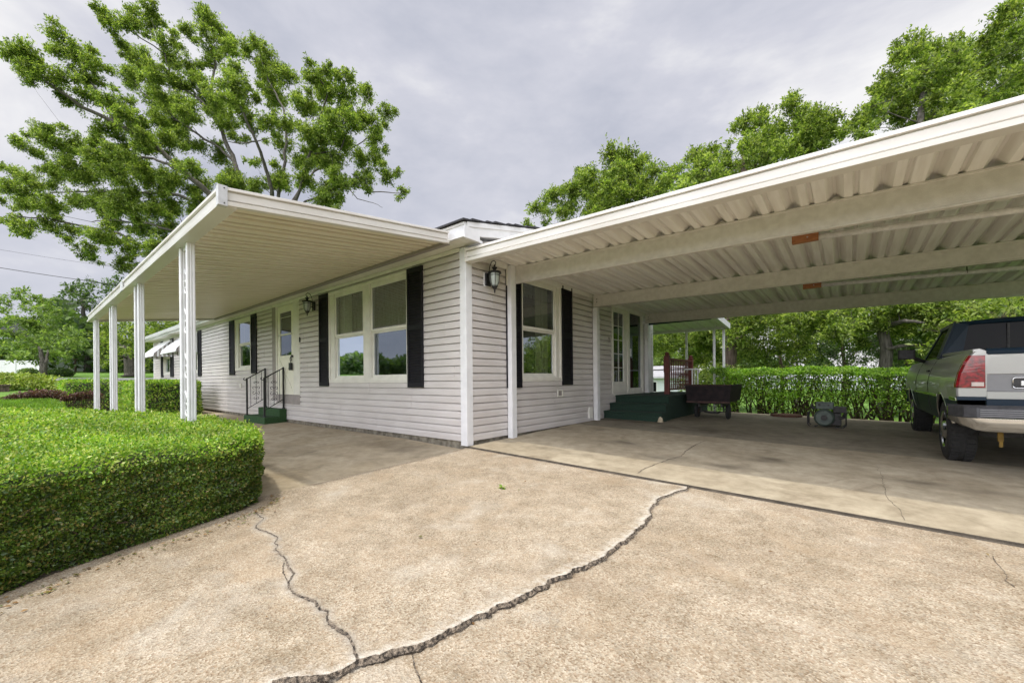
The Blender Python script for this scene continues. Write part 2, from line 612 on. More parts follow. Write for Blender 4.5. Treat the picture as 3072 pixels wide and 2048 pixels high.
def polydist(P, poly, w0, w1):
    """distance, signed side and local width for points P against a polyline"""
    best = np.full(len(P), 1e9)
    side = np.zeros(len(P))
    wid = np.zeros(len(P))
    n = len(poly) - 1
    for i in range(n):
        a, b = poly[i], poly[i + 1]
        d = b - a
        l2 = (d ** 2).sum()
        if l2 < 1e-12: continue
        t = (((P - a) @ d) / l2).clip(0, 1)
        q = P - (a + t[:, None] * d)
        dd = np.sqrt((q ** 2).sum(1))
        m = dd < best
        best[m] = dd[m]
        side[m] = np.sign(d[0] * q[m, 1] - d[1] * q[m, 0])
        wid[m] = w0 + (w1 - w0) * (i + t[m]) / n
    return best, side, wid


def gnp(X, Y):
    yp = np.clip(Y, 0, 4.2)
    return .0205 * yp - np.clip(X, -1.5, 8) * (.027 - .0015 * np.clip(Y, 0, 5)) + .036 * np.clip(Y, -5, 0)


CR_MAIN = densify(densify(crack_main, .05, .020, 3).tolist(), .014, .0055, 31)
CR_TWO = densify(densify(crack_two, .05, .012, 4).tolist(), .014, .0035, 41)
CR_LOOP = densify(densify(crack_loop, .05, .010, 5).tolist(), .014, .003, 51)
CR_THREE = densify(densify(crack_three, .05, .010, 6).tolist(), .014, .003, 61)
CR_FAR = densify(densify(crack_far, .05, .010, 8).tolist(), .014, .003, 81)
MAIN_LIP = .020


def surf(x, y):
    """driveway surface height, slab steps included"""
    z = g(x, y) + .006 * math.sin(x * 1.3 + 1) * math.sin(y * 1.1)
    q = np.array([[x, y]])
    d, s_, w = polydist(q, CR_MAIN, 0, 1)
    if s_[0] < 0: z += MAIN_LIP * math.exp(-((d[0] / .30) ** 1.2)) * (.45 + .55 * w[0])
    d, s_, w = polydist(q, CR_TWO, 0, 1)
    if s_[0] > 0: z += .006 * math.exp(-d[0] / .12) * w[0]
    return z


def crack_mesh(name, pl, w0, w1, mat, up_l=0.0, up_r=0.0, seed=1, gap=.0):
    r = random.Random(seed)
    n = len(pl)
    mb = MB()
    A, B = [], []
    wa = wb = 0
    for i, p in enumerate(pl):
        d = pl[min(i + 1, n - 1)] - pl[max(i - 1, 0)]
        d = d / (np.linalg.norm(d) + 1e-9)
        q = np.array((-d[1], d[0]))
        t = i / (n - 1)
        w = w0 + (w1 - w0) * t
        pinch = .55 + .45 * math.sin(i * .19 + 2 * math.sin(i * .051)) 
        ua, ub = w * (.25 + .5 * pinch * r.random() + .25 * pinch), w * (.25 + .6 * pinch * r.random())
        z0 = g(p[0], p[1]) + .006 * math.sin(p[0] * 1.3 + 1) * math.sin(p[1] * 1.1)
        za_ = surf(p[0] + q[0] * (ua + .012), p[1] + q[1] * (ua + .012)); zb_2 = surf(p[0] - q[0] * (ub + .012), p[1] - q[1] * (ub + .012))
        A.append((p[0] + q[0] * ua, p[1] + q[1] * ua, za_ + .0045)); B.append((p[0] - q[0] * ub, p[1] - q[1] * ub, zb_2 + .0045))
    mb.add(A + B, [(i, i + 1, n + i + 1, n + i) for i in range(n - 1)])
    o = mb.build(name, mat)
    return tagp(o, kind='structure')


def driveway():
    # warped fan: finer towards the camera
    xs = spaced((.02, 4.6, .0135), (4.6, 6.4, .03), (6.4, 16, .4))
    ys = spaced((-16, -5, .4), (-5, -3.6, .04), (-3.6, -.034, .0135))
    X, Y = np.meshgrid(xs, ys, indexing='ij')
    P = np.stack([X.ravel(), Y.ravel()], 1)
    Z = gnp(P[:, 0], P[:, 1])
    # slow settling of the slabs
    Z += .006 * np.sin(P[:, 0] * 1.3 + 1) * np.sin(P[:, 1] * 1.1)
    near = (P[:, 0] < 6.3) & (P[:, 1] > -4.6)
    idx = np.where(near)[0]
    Q = P[idx]
    dirt = np.zeros(len(P)); spall = np.zeros(len(P))
    nz = np.sin(Q[:, 0] * 37 + np.sin(Q[:, 1] * 29) * 2) * np.sin(Q[:, 1] * 41 + np.cos(Q[:, 0] * 23) * 2)
    nz2 = np.sin(Q[:, 0] * 143 + np.sin(Q[:, 1] * 129) * 2) * np.sin(Q[:, 1] * 141 + np.cos(Q[:, 0] * 113) * 2)
    dz = np.zeros(len(Q)); dr = np.zeros(len(Q)); sp = np.zeros(len(Q))
    nn3 = np.sin(Q[:, 0] * 71 + np.sin(Q[:, 1] * 83) * 2) * np.sin(Q[:, 1] * 67 + np.cos(Q[:, 0] * 59) * 2)
    d, sd_, w = polydist(Q, CR_MAIN, 0, 1)
    hs = sd_ < 0
    k = np.exp(-((d / .30) ** 1.2)) * hs
    dz += MAIN_LIP * k * (.45 + .55 * w)
    t = np.clip((Q[:, 0] - .6) / 1.6, 0, 1)
    e = np.exp(-((d - .004).clip(0) / (.038 * (1 + .7 * nz + .5 * nn3)).clip(.006)) ** 1.4) * hs
    sp = np.maximum(sp, e * (.75 + .25 * nz2 + .2 * nn3) * (.2 + .75 * t))
    cv = np.exp(-(d / (.0085 * (1 + .5 * nn3 + .3 * nz))) ** 4); dz -= .022 * cv; dr = np.maximum(dr, cv * .9); sp *= 1 - cv
    dr = np.maximum(dr, .5 * np.exp(-(d / .024) ** 2) * (~hs) * (.7 + .3 * nz2))
    d, sd_, w = polydist(Q, CR_TWO, 0, 1)
    dz += .006 * np.exp(-(d / .12)) * (sd_ > 0) * w
    sp = np.maximum(sp, .35 * np.exp(-((d - .01).clip(0) / .025) ** 2) * (.6 + .4 * nz))
    dr = np.maximum(dr, .5 * np.exp(-(d / .018) ** 2))
    Z[idx] += dz
    dirt[idx] = dr
    spall[idx] = sp.clip(0, 1)
    V = np.stack([P[:, 0], P[:, 1], Z], 1)
    nx, ny = len(xs), len(ys)
    i = np.arange(nx - 1)[:, None] * ny + np.arange(ny - 1)[None, :]
    F = np.stack([i, i + ny, i + ny + 1, i + 1], -1).reshape(-1, 4)
    # the left boundary beyond the porch follows the hedge
    o = npmesh('driveway', V, F, M_agg, k=4)
    for nm, arr in (('dirt', dirt), ('spall', spall)):
        a = o.data.attributes.new(nm, 'FLOAT', 'POINT')
        a.data.foreach_set('value', arr.astype(np.float32))
    o.data.shade_smooth()
    tagp(o, kind='structure')
    # slab edges and the dark joint filler
    s = MB()
    s.box((-.06, -16, -.9), (16, -.045, -.7))
    return o


driveway()
M_crack = pm('crack_dirt', (.035, .027, .019), .95, .5, 60, bump=1.0, bscale=150, col2=(.30, .24, .175), ramp=(.40, .64))
crack_mesh('driveway_crack', CR_MAIN, .004, .017, M_crack, 0, MAIN_LIP * .8, 1)
crack_mesh('driveway_crack', CR_TWO, .004, .013, M_crack, 0, 0, 2)
crack_mesh('driveway_crack', CR_LOOP, .005, .006, M_crack, 0, 0, 3)
crack_mesh('driveway_crack', CR_THREE, .004, .006, M_crack, 0, 0, 4)
crack_mesh('driveway_crack', CR_FAR, .003, .004, M_crack, 0, 0, 5)


def slab(name, x0, x1, y0, y1, mat, off=0.0, step=.05, th=.12):
    xs = np.linspace(x0, x1, max(2, int((x1 - x0) / step)))
    ys = np.linspace(y0, y1, max(2, int((y1 - y0) / step)))
    X, Y = np.meshgrid(xs, ys, indexing='ij')
    Z = gnp(X, Y) + off
    V = np.stack([X, Y, Z], -1).reshape(-1, 3)
    nx, ny = len(xs), len(ys)
    i = np.arange(nx - 1)[:, None] * ny + np.arange(ny - 1)[None, :]
    F = [tuple(q) for q in np.stack([i, i + ny, i + ny + 1, i + 1], -1).reshape(-1, 4)]
    mb = MB()
    mb.add([tuple(v) for v in V], F)
    # skirts
    rim = [(a, ys[0]) for a in xs] + [(xs[-1], b) for b in ys[1:]] + [(a, ys[-1]) for a in xs[::-1][1:]] + [(xs[0], b) for b in ys[::-1][1:-1]]
    n = len(rim)
    top = [(x, y, float(gnp(np.array(x), np.array(y))) + off) for x, y in rim]
    bot = [(x, y, z - th) for x, y, z in top]
    mb.add(top + bot, [(k, (k + 1) % n, n + (k + 1) % n, n + k) for k in range(n)])
    o = mb.build(name, mat)
    tagp(o, kind='structure')
    co_ = np.empty(len(o.data.vertices) * 3, np.float32)
    o.data.vertices.foreach_get('co', co_)
    co_ = co_.reshape(-1, 3)
    oil = np.zeros(len(co_))
    nzz = .6 + .4 * np.sin(co_[:, 0] * 9 + np.sin(co_[:, 1] * 7) * 2) * np.sin(co_[:, 1] * 11 + 1)
    for (ox, oy, rx, ry, am) in OIL:
        q = np.hypot((co_[:, 0] - ox) / rx, (co_[:, 1] - oy) / ry)
        oil = np.maximum(oil, min(.95, am * 1.5) * np.exp(-q ** 2.2) * nzz)
    at_ = o.data.attributes.new('oil', 'FLOAT', 'POINT')
    at_.data.foreach_set('value', oil.astype(np.float32))
    return o


OIL = []
for (x, y, ox, oy, s_, rx, ry, am) in ((1265, 115, 1350, 1250, .3614, .10, .10, .75), (1460, 232, 1350, 1250, .3614, .35, .22, .5), (900, 105, 1350, 1250, .3614, .3, .12, .35), (1760, 350, 1350, 1250, .3614, .3, .14, .35),
                                       (2310, 430, 1350, 1250, .3614, .22, .10, .6), (190, 262, 2200, 1250, .509, .25, .18, .6), (1260, 425, 2200, 1250, .509, .4, .12, .5), (2000, 110, 1350, 1250, .3614, .9, .35, .45), (1450, 40, 1350, 1250, .3614, .8, .15, .55)):
    px_, py_ = gp(x, y, ox, oy, s_, 0)
    OIL.append((px_, py_, rx, ry, am))
OIL += [(-1.0, -.5, .9, .25, .6), (-.6, -1.1, .5, .12, .45), (-2.2, -1.6, .9, .2, .3), (1.2, .55, .7, .12, .25)]
slab('carport_floor', .05, 9.2, -.008, 3.02, M_slab, .024)
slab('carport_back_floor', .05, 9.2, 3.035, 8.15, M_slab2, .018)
slab('porch_floor', -23.0, -.0, -3.0, -.04, M_porch, -.03, .25)
js = MB()
for k in range(30):
    xa, xb = .0 + k * .3, .3 + k * .3
    js.add([(xa, -.0345, g(xa, 0) - .003), (xb, -.0345, g(xb, 0) - .003), (xb, -.0125, g(xb, 0) + .004), (xa, -.0125, g(xa, 0) + .004), (xb, -.0125, g(xb, 0) + .021), (xa, -.0125, g(xa, 0) + .021)], [(0, 1, 2, 3), (3, 2, 4, 5)])
for k in range(10):
    ya, yb = -3.0 + k * .3, -2.7 + k * .3
    js.add([(.0005, ya, g(0, ya) - .010), (.0195, ya, g(0, ya) - .010), (.0195, yb, g(0, yb) - .010), (.0005, yb, g(0, yb) - .010)], [(0, 1, 2, 3)])
js.add([(-.05, -.08, -.05), (9.2, -.08, -.3), (9.2, .08, -.3), (-.05, .08, -.05), (-.05, -3.2, -.20), (.08, -3.2, -.20), (.08, .0, -.045), (-.05, .0, -.045),
        (.0, 2.95, .02), (9.2, 2.95, -.16), (9.2, 3.1, -.16), (0, 3.1, .02)], [(0, 1, 2, 3), (4, 5, 6, 7), (8, 9, 10, 11)])
tagp(js.build('joint_filler', pm('joint_dirt', (.045, .037, .027), .95, .5, 7, col2=(.11, .09, .065), bump=.6, bscale=90, ramp=(.35, .75))), kind='structure')

# cracks in the carport slab: narrow dirt-filled seams, slightly recessed look through dark fill sheets
def seam(name, px, ox, oy, s, w, seed):
    pts = densify([gp(x, y, ox, oy, s, .03) for x, y in px], .05, .012, seed)
    mb = MB()
    r = random.Random(seed)
    L_, R_ = [], []
    for i, p in enumerate(pts):
        d = pts[min(i + 1, len(pts) - 1)] - pts[max(i - 1, 0)]
        d = d / (np.linalg.norm(d) + 1e-9)
        q = np.array((-d[1], d[0]))
        ww = w * r.uniform(.4, 1.3)
        z = g(p[0], p[1]) + .0285
        L_.append((*(p + q * ww / 2), z)); R_.append((*(p - q * ww / 2), z))
    n = len(L_)
    mb.add(L_ + R_, [(i, i + 1, n + i + 1, n + i) for i in range(n - 1)])
    tagp(mb.build(name, M_crack), kind='structure')


seam('carport_floor_crack', [(1560, 486), (1620, 445), (1720, 405), (1800, 375), (1920, 345), (1950, 300), (2000, 270), (2050, 240), (2130, 210)], 1350, 1250, .3614, .010, 11)
seam('carport_floor_crack', [(1010, 630), (990, 580), (940, 530), (900, 480), (890, 430), (870, 350), (840, 300)], 2200, 1250, .509, .0035, 12)

# ------------------------------------------------------------------ house
WALL_H = 2.99
S_EXP, S_Z0 = .1143, .084


def Mf(u, w, z): return (u, -w, z)       # front wall, facing -y
def Ms(u, w, z): return (w, u, z)        # side wall, facing +x


def siding_mesh(M, u0, u1, openings, ztop, zbot=S_Z0):
    def depth(z, below=False):
        t = (z - S_Z0) / S_EXP
        k = t - math.floor(t + 1e-6)
        if below and k < 1e-4: k = 1.0
        if k < .62: return .024 - .002 * k
        return .0228 - (k - .62) / .38 * .0198
    zs = set()
    z = zbot
    k = 0
    while z < ztop:
        zs.add(round(z, 5)); zs.add(round(min(z + S_EXP * .62, ztop), 5))
        z += S_EXP
    zs.add(ztop)
    for a, b, c, d in openings:
        if zbot < c < ztop: zs.add(round(c, 5))
        if zbot < d < ztop: zs.add(round(d, 5))
    zs = sorted(zs)
    mb = MB()

    def spans(zm):
        sp = [(u0, u1)]
        for a, b, c, d in openings:
            if c < zm < d:
                ns = []
                for p, q in sp:
                    if b <= p or a >= q: ns.append((p, q)); continue
                    if a > p: ns.append((p, a))
                    if b < q: ns.append((b, q))
                sp = ns
        return sp
    for za, zb in zip(zs[:-1], zs[1:]):
        if zb - za < 1e-4: continue
        da, db = depth(za), depth(zb, True)
        tb_ = (zb - S_Z0) / S_EXP
        if abs(tb_ - round(tb_)) < 1e-3 and zb < ztop - .02 and zb - za > .02:   # open lap joint under the next course
            for p, q in spans((za + zb) / 2):
                mb.add([M(p, .006, zb - .011), M(q, .006, zb - .011), M(q, -.03, zb - .011), M(p, -.03, zb - .011)], [(0, 1, 2, 3)])
                mb.add([M(p, -.03, zb - .011), M(q, -.03, zb - .011), M(q, -.03, zb), M(p, -.03, zb)], [(0, 1, 2, 3)])
            db = .006
            zb = zb - .011
        for p, q in spans((za + zb) / 2):
            mb.add([M(p, da, za), M(q, da, za), M(q, db, zb), M(p, db, zb)], [(0, 1, 2, 3)])
            kc = int((za - S_Z0) / S_EXP + 1e-3) // 2
            sx = u0 + ((kc * 2.37 + 1.1) % 3.66)
            while sx < q:
                if sx > p + .05: mb.box((sx, da - .0005, za), (sx + .004, da + .0035, zb), M)
                sx += 3.66
            t = (za - S_Z0) / S_EXP
            if abs(t - round(t)) < 1e-3:   # under-lip of this course
                mb.add([M(p, da, za), M(q, da, za), M(q, -.03, za), M(p, -.03, za)], [(0, 1, 2, 3)])
    return mb


house = empty('ranch_house', (0, 0, 0), 'long low ranch house clad in pale siding with black shutters', 'house')
HX = -21.8
front_open = [(-4.13, -1.42, 1.04, 2.85), (-6.95, -5.62, .50, 2.95), (-10.05, -8.71, 1.40, 2.87), (-15.6, -14.1, 1.40, 2.87), (-19.65, -18.35, 1.40, 2.87)]
side_open = [(1.31, 2.55, 1.04, 2.82), (4.86, 6.66, .66, 2.80)]
siding_mesh(Mf, HX, -.09, front_open, WALL_H).build('wall', M_siding, house)
siding_mesh(Ms, .09, 7.45, side_open, WALL_H).build('wall', M_siding, house)
# far gable end and back wall, plain
b = MB()
b.box((HX + .02, 7.43, .05), (-.02, 7.45, 2.98))
b.box((HX, .02, .05), (HX + .02, 7.43, 2.98))
b.build('wall', M_siding, house)
b = MB()
b.box((HX + .05, .012, -.35), (-.02, .16, .088)); b.box((-.16, .16, -.35), (-.012, 7.4, .088))
b.build('foundation', M_found, house)
# corner posts
b = MB()
prof = [(.034, -.10), (.034, .034), (-.10, .034), (-.10, 0.001), (-.002, .001), (-.002, -.10)]
b.add([(x, -y, .02) for x, y in prof] + [(x, -y, 2.98) for x, y in prof], [(i, (i + 1) % 6, 6 + (i + 1) % 6, 6 + i) for i in range(6)] + [(0, 1, 2, 5), (2, 3, 4, 5), (6, 7, 8, 11), (8, 9, 10, 11)])
b.build('corner_post', M_white, house, .006)
b = MB(); b.box((-.0, 7.18, .05), (.025, 7.30, 2.8)); b.box((-.0, 7.36, .05), (.026, 7.46, 2.8)); b.build('corner_post', M_white, house, .004)
b = MB(); b.box((HX - .02, -.025, .05), (HX + .10, .0, 2.98)); b.build('corner_post', M_white, house, .004)
# J trim under the soffit
b = MB(); b.box((HX, -.030, 2.93), (-.10, -.0255, 2.985)); b.box((HX, -.042, 2.965), (-.10, -.0305, 2.99)); b.build('trim', M_cream, house, .003)
# soffit with shallow grooves, eave fascia
b = MB()
x = HX - .3
while x < .33:
    x2 = min(x + .30, .335)
    b.box((x + .004, -.30, 2.995), (x2, .0, 3.010)); b.box((x, -.30, 3.0), (x + .004, .0, 3.010))
    x += .30
b.build('soffit', M_cream, house)
b = MB()
b.box((HX - .3, -.335, 2.985), (.335, -.3005, 3.19)); b.box((HX - .3, -.352, 3.15), (.335, -.3355, 3.185)); b.box((HX - .3, -.345, 2.985), (.335, -.3355, 3.03))
b.build('fascia', M_white, house, .004)
# white gutter along the far part of the eave
b = MB()
b.prism([(0, 0), (.09, 0), (.12, .11), (.10, .11), (.08, .02), (0, .02)], (HX - .3, -.353, 3.05), (-10.8, -.353, 3.05), (0, -1, 0)); b.build('gutter', M_white, house)
# rake along the carport side, low pitch
b = MB()
SL = .21
for (o0, o1, w0, w1) in ((0, .16, .30, .334), (.125, .165, .3345, .352)):
    b.add([(w0, -.30, 3.0 + o0), (w1, -.30, 3.0 + o0), (w1, 3.72, 3.0 + o0 + 4.02 * SL), (w0, 3.72, 3.0 + o0 + 4.02 * SL),
           (w0, -.30, 3.03 + o1), (w1, -.30, 3.03 + o1), (w1, 3.72, 3.03 + o1 + 4.02 * SL), (w0, 3.72, 3.03 + o1 + 4.02 * SL)],
          [(0, 3, 2, 1), (4, 5, 6, 7), (0, 1, 5, 4), (1, 2, 6, 5), (2, 3, 7, 6), (3, 0, 4, 7)])
b.box((.3365, -.36, 2.965), (.352, -.05, 3.13))
b.box((.30, -.30, 2.965), (.336, .02, 2.999))
b.add([(.012, -.29, 3.004), (.2995, -.29, 3.004), (.2995, 3.72, 3.004 + 4.01 * SL), (.012, 3.72, 3.004 + 4.01 * SL), (.012, -.29, 3.02), (.2995, -.29, 3.02), (.2995, 3.72, 3.02 + 4.01 * SL), (.012, 3.72, 3.02 + 4.01 * SL)],
      [(0, 3, 2, 1), (4, 5, 6, 7), (0, 1, 5, 4), (1, 2, 6, 5), (2, 3, 7, 6), (3, 0, 4, 7)])
b.build('rake', M_white, house, .004)
b = MB()
b.add([(.01, .0, 2.99), (.01, 7.45, 2.99), (.01, 3.72, 3.0 + 3.72 * SL), (.30, 0, 3.01), (.30, 7.45, 3.01), (.30, 3.72, 3.02 + 3.72 * SL)], [(0, 1, 2), (0, 3, 5, 2)])
b.build('gable', M_white, house)
b = MB()
zr = 3.20
rows = 26
ridge = zr + 4.08 * SL
for i in range(rows):    # overlapping shingle courses, both slopes
    t0, t1 = i / rows, (i + 1) / rows
    for sgn in (0, 1):
        ya, yb = -.40 + 4.12 * t0, -.40 + 4.12 * t1 + .02
        za, zb = zr + 4.12 * t0 * SL + .012, zr + 4.12 * t1 * SL - .0
        if sgn: ya, yb = 7.44 - ya, 7.44 - yb
        w = .02 * math.sin(i * 2.1) + .375
        b.add([(HX - .32, ya, za), (w, ya, za), (w, yb, zb), (HX - .32, yb, zb), (HX - .32, ya, za - .022), (w, ya, za - .022), (w, yb, zb - .012), (HX - .32, yb, zb - .012)],
              [(0, 1, 2, 3), (0, 1, 5, 4), (1, 2, 6, 5), (4, 5, 6, 7), (3, 0, 4, 7)])
b.build('roof', M_shingle, house)


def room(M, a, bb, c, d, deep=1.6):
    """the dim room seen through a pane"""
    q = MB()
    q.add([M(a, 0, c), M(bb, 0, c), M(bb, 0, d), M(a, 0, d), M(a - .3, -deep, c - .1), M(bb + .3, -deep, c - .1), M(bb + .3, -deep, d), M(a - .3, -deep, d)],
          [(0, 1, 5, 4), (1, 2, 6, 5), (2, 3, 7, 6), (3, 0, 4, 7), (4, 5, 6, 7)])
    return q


def pleats(M, a, bb, c, d, w, amp=.02, per=.06, top=None):
    q = MB()
    n = max(8, int((bb - a) / per * 6))
    V = []
    for i in range(n + 1):
        u = a + (bb - a) * i / n
        dd = w + amp * math.sin(i / 6 * 2 * math.pi) + amp * .4 * math.sin(i * 1.7)
        V.append(M(u, dd, c if not top else c + top * math.sin(i * .55) * .5)); V.append(M(u, dd, d))
    q.add(V, [(2 * i, 2 * i + 2, 2 * i + 3, 2 * i + 1) for i in range(n)])
    return q


def window(M, a, bb, c, d, panes, curtains, trim=.05, mull=None, shade=None):
    """double-hung window: outer casing a..bb x c..d; panes = [(u0,u1)] glass spans"""
    fr = MB()
    t = trim
    fr.box((a, .0, c), (a + t, .034, d), M); fr.box((bb - t, .0, c), (bb, .034, d), M)
    fr.box((a + t, .0, d - t), (bb - t, .036, d), M); fr.box((a + t, .0, c), (bb - t, .036, c + t * .8), M)
    fr.box((a - .015, .0, c - .028), (bb + .015, .030, c - .002), M)
    lo_, hi_ = min(p_[0] for p_ in panes) - .076, max(p_[1] for p_ in panes) + .076
    if lo_ > a + t + .004: fr.box((a + t + .001, -.05, c + t * .8), (lo_, .016, d - t), M)
    if hi_ < bb - t - .004: fr.box((hi_, -.05, c + t * .8), (bb - t - .001, .016, d - t), M)
    W = fr
    F = W.build('window', M_cream, house, .003)
    mid = (c + d) / 2 + .0
    for i, (u0, u1) in enumerate(panes):
        s = MB()
        l, r = u0 - .045, u1 + .045
        zt, zb = d - t, c + t * .8
        # jamb liners
        s.box((l - .03, -.07, zb), (l - .002, .028, zt), M); s.box((r + .002, -.07, zb), (r + .03, .028, zt), M)
        # upper sash (outer track)
        s.box((l, -.012, mid - .022), (r, .014, mid + .03), M)
        s.box((l, -.012, zt - .085), (r, .014, zt), M)
        s.box((l, -.012, mid + .03), (u0, .014, zt - .085), M); s.box((u1, -.012, mid + .03), (r, .014, zt - .085), M)
        # lower sash (inner track)
        s.box((l, -.046, mid - .05), (r, -.015, mid + .012), M)
        s.box((l, -.046, zb), (r, -.015, zb + .075), M)
        s.box((l, -.046, zb + .075), (u0, -.015, mid - .05), M); s.box((u1, -.046, zb + .075), (r, -.015, mid - .05), M)
        s.box((l, -.014, zb), (r, .02, zb + .03), M)
        s.build('sash', M_cream, F, .003)
        gl = MB()
        gl.add([M(u0 - .005, 0, mid), M(u1 + .005, 0, mid), M(u1 + .005, 0, zt - .08), M(u0 - .005, 0, zt - .08)], [(0, 1, 2, 3)])
        gl.add([M(u0 - .005, -.03, zb + .07), M(u1 + .005, -.03, zb + .07), M(u1 + .005, -.03, mid), M(u0 - .005, -.03, mid)], [(0, 1, 2, 3)])
        gl.build('glass', M_glass, F)
    if mull:
        s = MB(); s.box((mull[0], .0, c + t * .8), (mull[1], .030, d - t), M); s.build('mullion', M_cream, F, .003)
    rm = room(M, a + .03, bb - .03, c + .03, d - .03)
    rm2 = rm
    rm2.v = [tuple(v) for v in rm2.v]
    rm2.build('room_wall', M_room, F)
    for (u0, u1, z0, z1, w, mt, tp) in curtains:
        pleats(M, u0, u1, z0, z1, w, top=tp).build('curtain', mt, F)
    return F


window(Mf, -4.17, -1.38, 1.0, 2.885, [(-3.88, -2.84), (-2.51, -1.43)],
       [(-3.95, -3.55, 1.05, 2.8, -.14, M_curtain, None), (-3.5, -2.75, 2.45, 2.80, -.18, M_valance, .1), (-2.6, -1.4, 2.35, 2.80, -.18, M_valance, .12), (-4.0, -1.45, 1.90, 2.80, -.30, M_valance, None)], mull=(-2.80, -2.59))
window(Mf, -10.07, -8.69, 1.375, 2.89, [(-9.75, -8.85)], [(-9.95, -9.8, 1.4, 2.8, -.14, M_curtain, None)])
window(Mf, -15.62, -14.08, 1.375, 2.89, [(-15.4, -14.3)], [(-15.5, -15.2, 1.4, 2.8, -.14, M_curtain, None)])
window(Mf, -19.67, -18.33, 1.375, 2.89, [(-19.45, -18.55)], [(-19.6, -19.2, 1.4, 2.8, -.14, M_curtain, None)])
window(Ms, 1.29, 2.575, 1.0, 2.84, [(1.36, 2.33)],
       [(1.34, 1.50, 1.05, 2.75, -.14, M_curtain, None), (1.95, 2.35, 1.05, 2.75, -.16, M_curtain, None), (1.45, 2.3, 2.55, 2.78, -.2, M_valance, .08)])


def shutter(M, a, bb, c, d):
    s = MB()
    e = .045
    s.box((a, .0255, c), (a + e, .053, d), M); s.box((bb - e, .0255, c), (bb, .053, d), M)
    m = (c + d) / 2
    for z0, z1 in ((c, c + .09), (d - .09, d), (m - .04, m + .04)):
        s.box((a + e, .0255, z0), (bb - e, .051, z1), M)
    s.box((a + e, .0255, c + .09), (bb - e, .029, d - .09), M)
    F = s.build('shutter', M_shut, house, .004)
    l = MB()
    for z0, z1 in ((c + .09, m - .04), (m + .04, d - .09)):
        n = int((z1 - z0) / .042)
        for i in range(n):
            z = z0 + (i + .5) * (z1 - z0) / n
            vs = [M(a + e, .046, z - .016), M(bb - e, .046, z - .016), M(bb - e, .032, z + .016), M(a + e, .032, z + .016),
                  M(a + e, .040, z - .018), M(bb - e, .040, z - .018)]
            l.add(vs, [(0, 1, 2, 3), (0, 1, 5, 4)])
    l.build('louvre', M_shut, F)


for a, bb, c, d in ((-1.388, -.972, .888, 2.895), (-4.578, -4.172, .90, 2.89), (-10.54, -10.085, 1.23, 2.90), (-8.685, -8.285, 1.25, 2.91), (-14.05, -13.63, 1.235, 2.90), (-20.1, -19.68, 1.26, 2.9), (-18.31, -17.75, 1.26, 2.9)):
    shutter(Mf, a, bb, c, d)
shutter(Ms, .89, 1.285, .865, 2.66 + .2)
shutter(Ms, 2.585, 2.965, .89, 2.855)

# front door ------------------------------------------------------------
b = MB()
b.box((-5.93, .0, .69), (-5.60, .030, 2.95), Mf); b.box((-5.90, .0305, 1.72), (-5.64, .036, 2.9), Mf)
b.box((-5.87, .0365, 1.76), (-5.67, .040, 2.86), Mf)
b.box((-6.98, .0, 2.915), (-5.60, .034, 2.985), Mf); b.box((-6.98, .0, .69), (-6.91, .03, 2.915), Mf)
door = b.build('door', M_cream, house, .004)
b = MB()
for z0, z1 in ((.69, 1.66), (2.165, 2.20), (2.74, 2.91)): b.box((-6.90, -.03, z0), (-5.935, .012, z1), Mf)
b.box((-6.90, -.03, 1.66), (-6.75, .012, 2.74), Mf); b.box((-6.08, -.03, 1.66), (-5.935, .012, 2.74), Mf)
b.box((-6.74, .0125, 2.60), (-6.09, .018, 2.615), Mf)
for (xa, za, xb, zb) in ((-6.75, .85, -6.10, 1.52), (-6.75, 1.52, -6.10, .85)):   # crossbuck mouldings
    d = Vector((xb - xa, 0, zb - za)).normalized(); n = Vector((-d.z, 0, d.x)) * .022
    P0, P1 = Vector((xa, 0, za)), Vector((xb, 0, zb))
    q = [P0 + n, P1 + n, P1 - n, P0 - n]
    b.add([(v.x, -.0122, v.z) for v in q] + [(v.x, -.024, v.z) for v in q], [(4, 5, 6, 7), (0, 1, 5, 4), (1, 2, 6, 5), (2, 3, 7, 6), (3, 0, 4, 7)])
for z0, z1 in ((.78, .80), (1.57, 1.59)): b.box((-6.80, .0123, z0), (-6.04, .022, z1), Mf)
b.build('door_panel', M_door, door, .003)
b = MB(); b.add([Mf(-6.75, -.005, 1.66), Mf(-6.08, -.005, 1.66), Mf(-6.08, -.005, 2.74), Mf(-6.75, -.005, 2.74)], [(0, 1, 2, 3)]); b.build('glass', M_glassd, door)
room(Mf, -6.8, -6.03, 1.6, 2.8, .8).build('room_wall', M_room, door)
b = MB(); b.box((-7.22, .0, .55), (-6.99, .028, 2.95), Mf); b.box((-6.97, .0, .46), (-5.60, .026, .685), Mf); b.build('door_surround', M_greytrim, house, .003)
b = MB(); b.box((-6.03, .05, 1.28), (-5.93, .10, 1.46), Mf); b.tube([Mf(-6.0, .06, 1.46), Mf(-6.02, .07, 1.56), Mf(-5.97, .07, 1.62), Mf(-5.95, .06, 1.5)], .010)
b.tube([Mf(-5.98, .012, 1.62), Mf(-5.98, .06, 1.62)], .03, 12)
b.build('handle', M_black, door, .004)
b = MB(); b.box((-5.585, .02, 1.93), (-5.555, .045, 2.05), Mf); b.build('doorbell', M_black, house, .003)
b = MB(); b.box((-9.66, .022, .83), (-9.52, .042, .96), Mf); b.build('outlet', M_cream, house, .003)
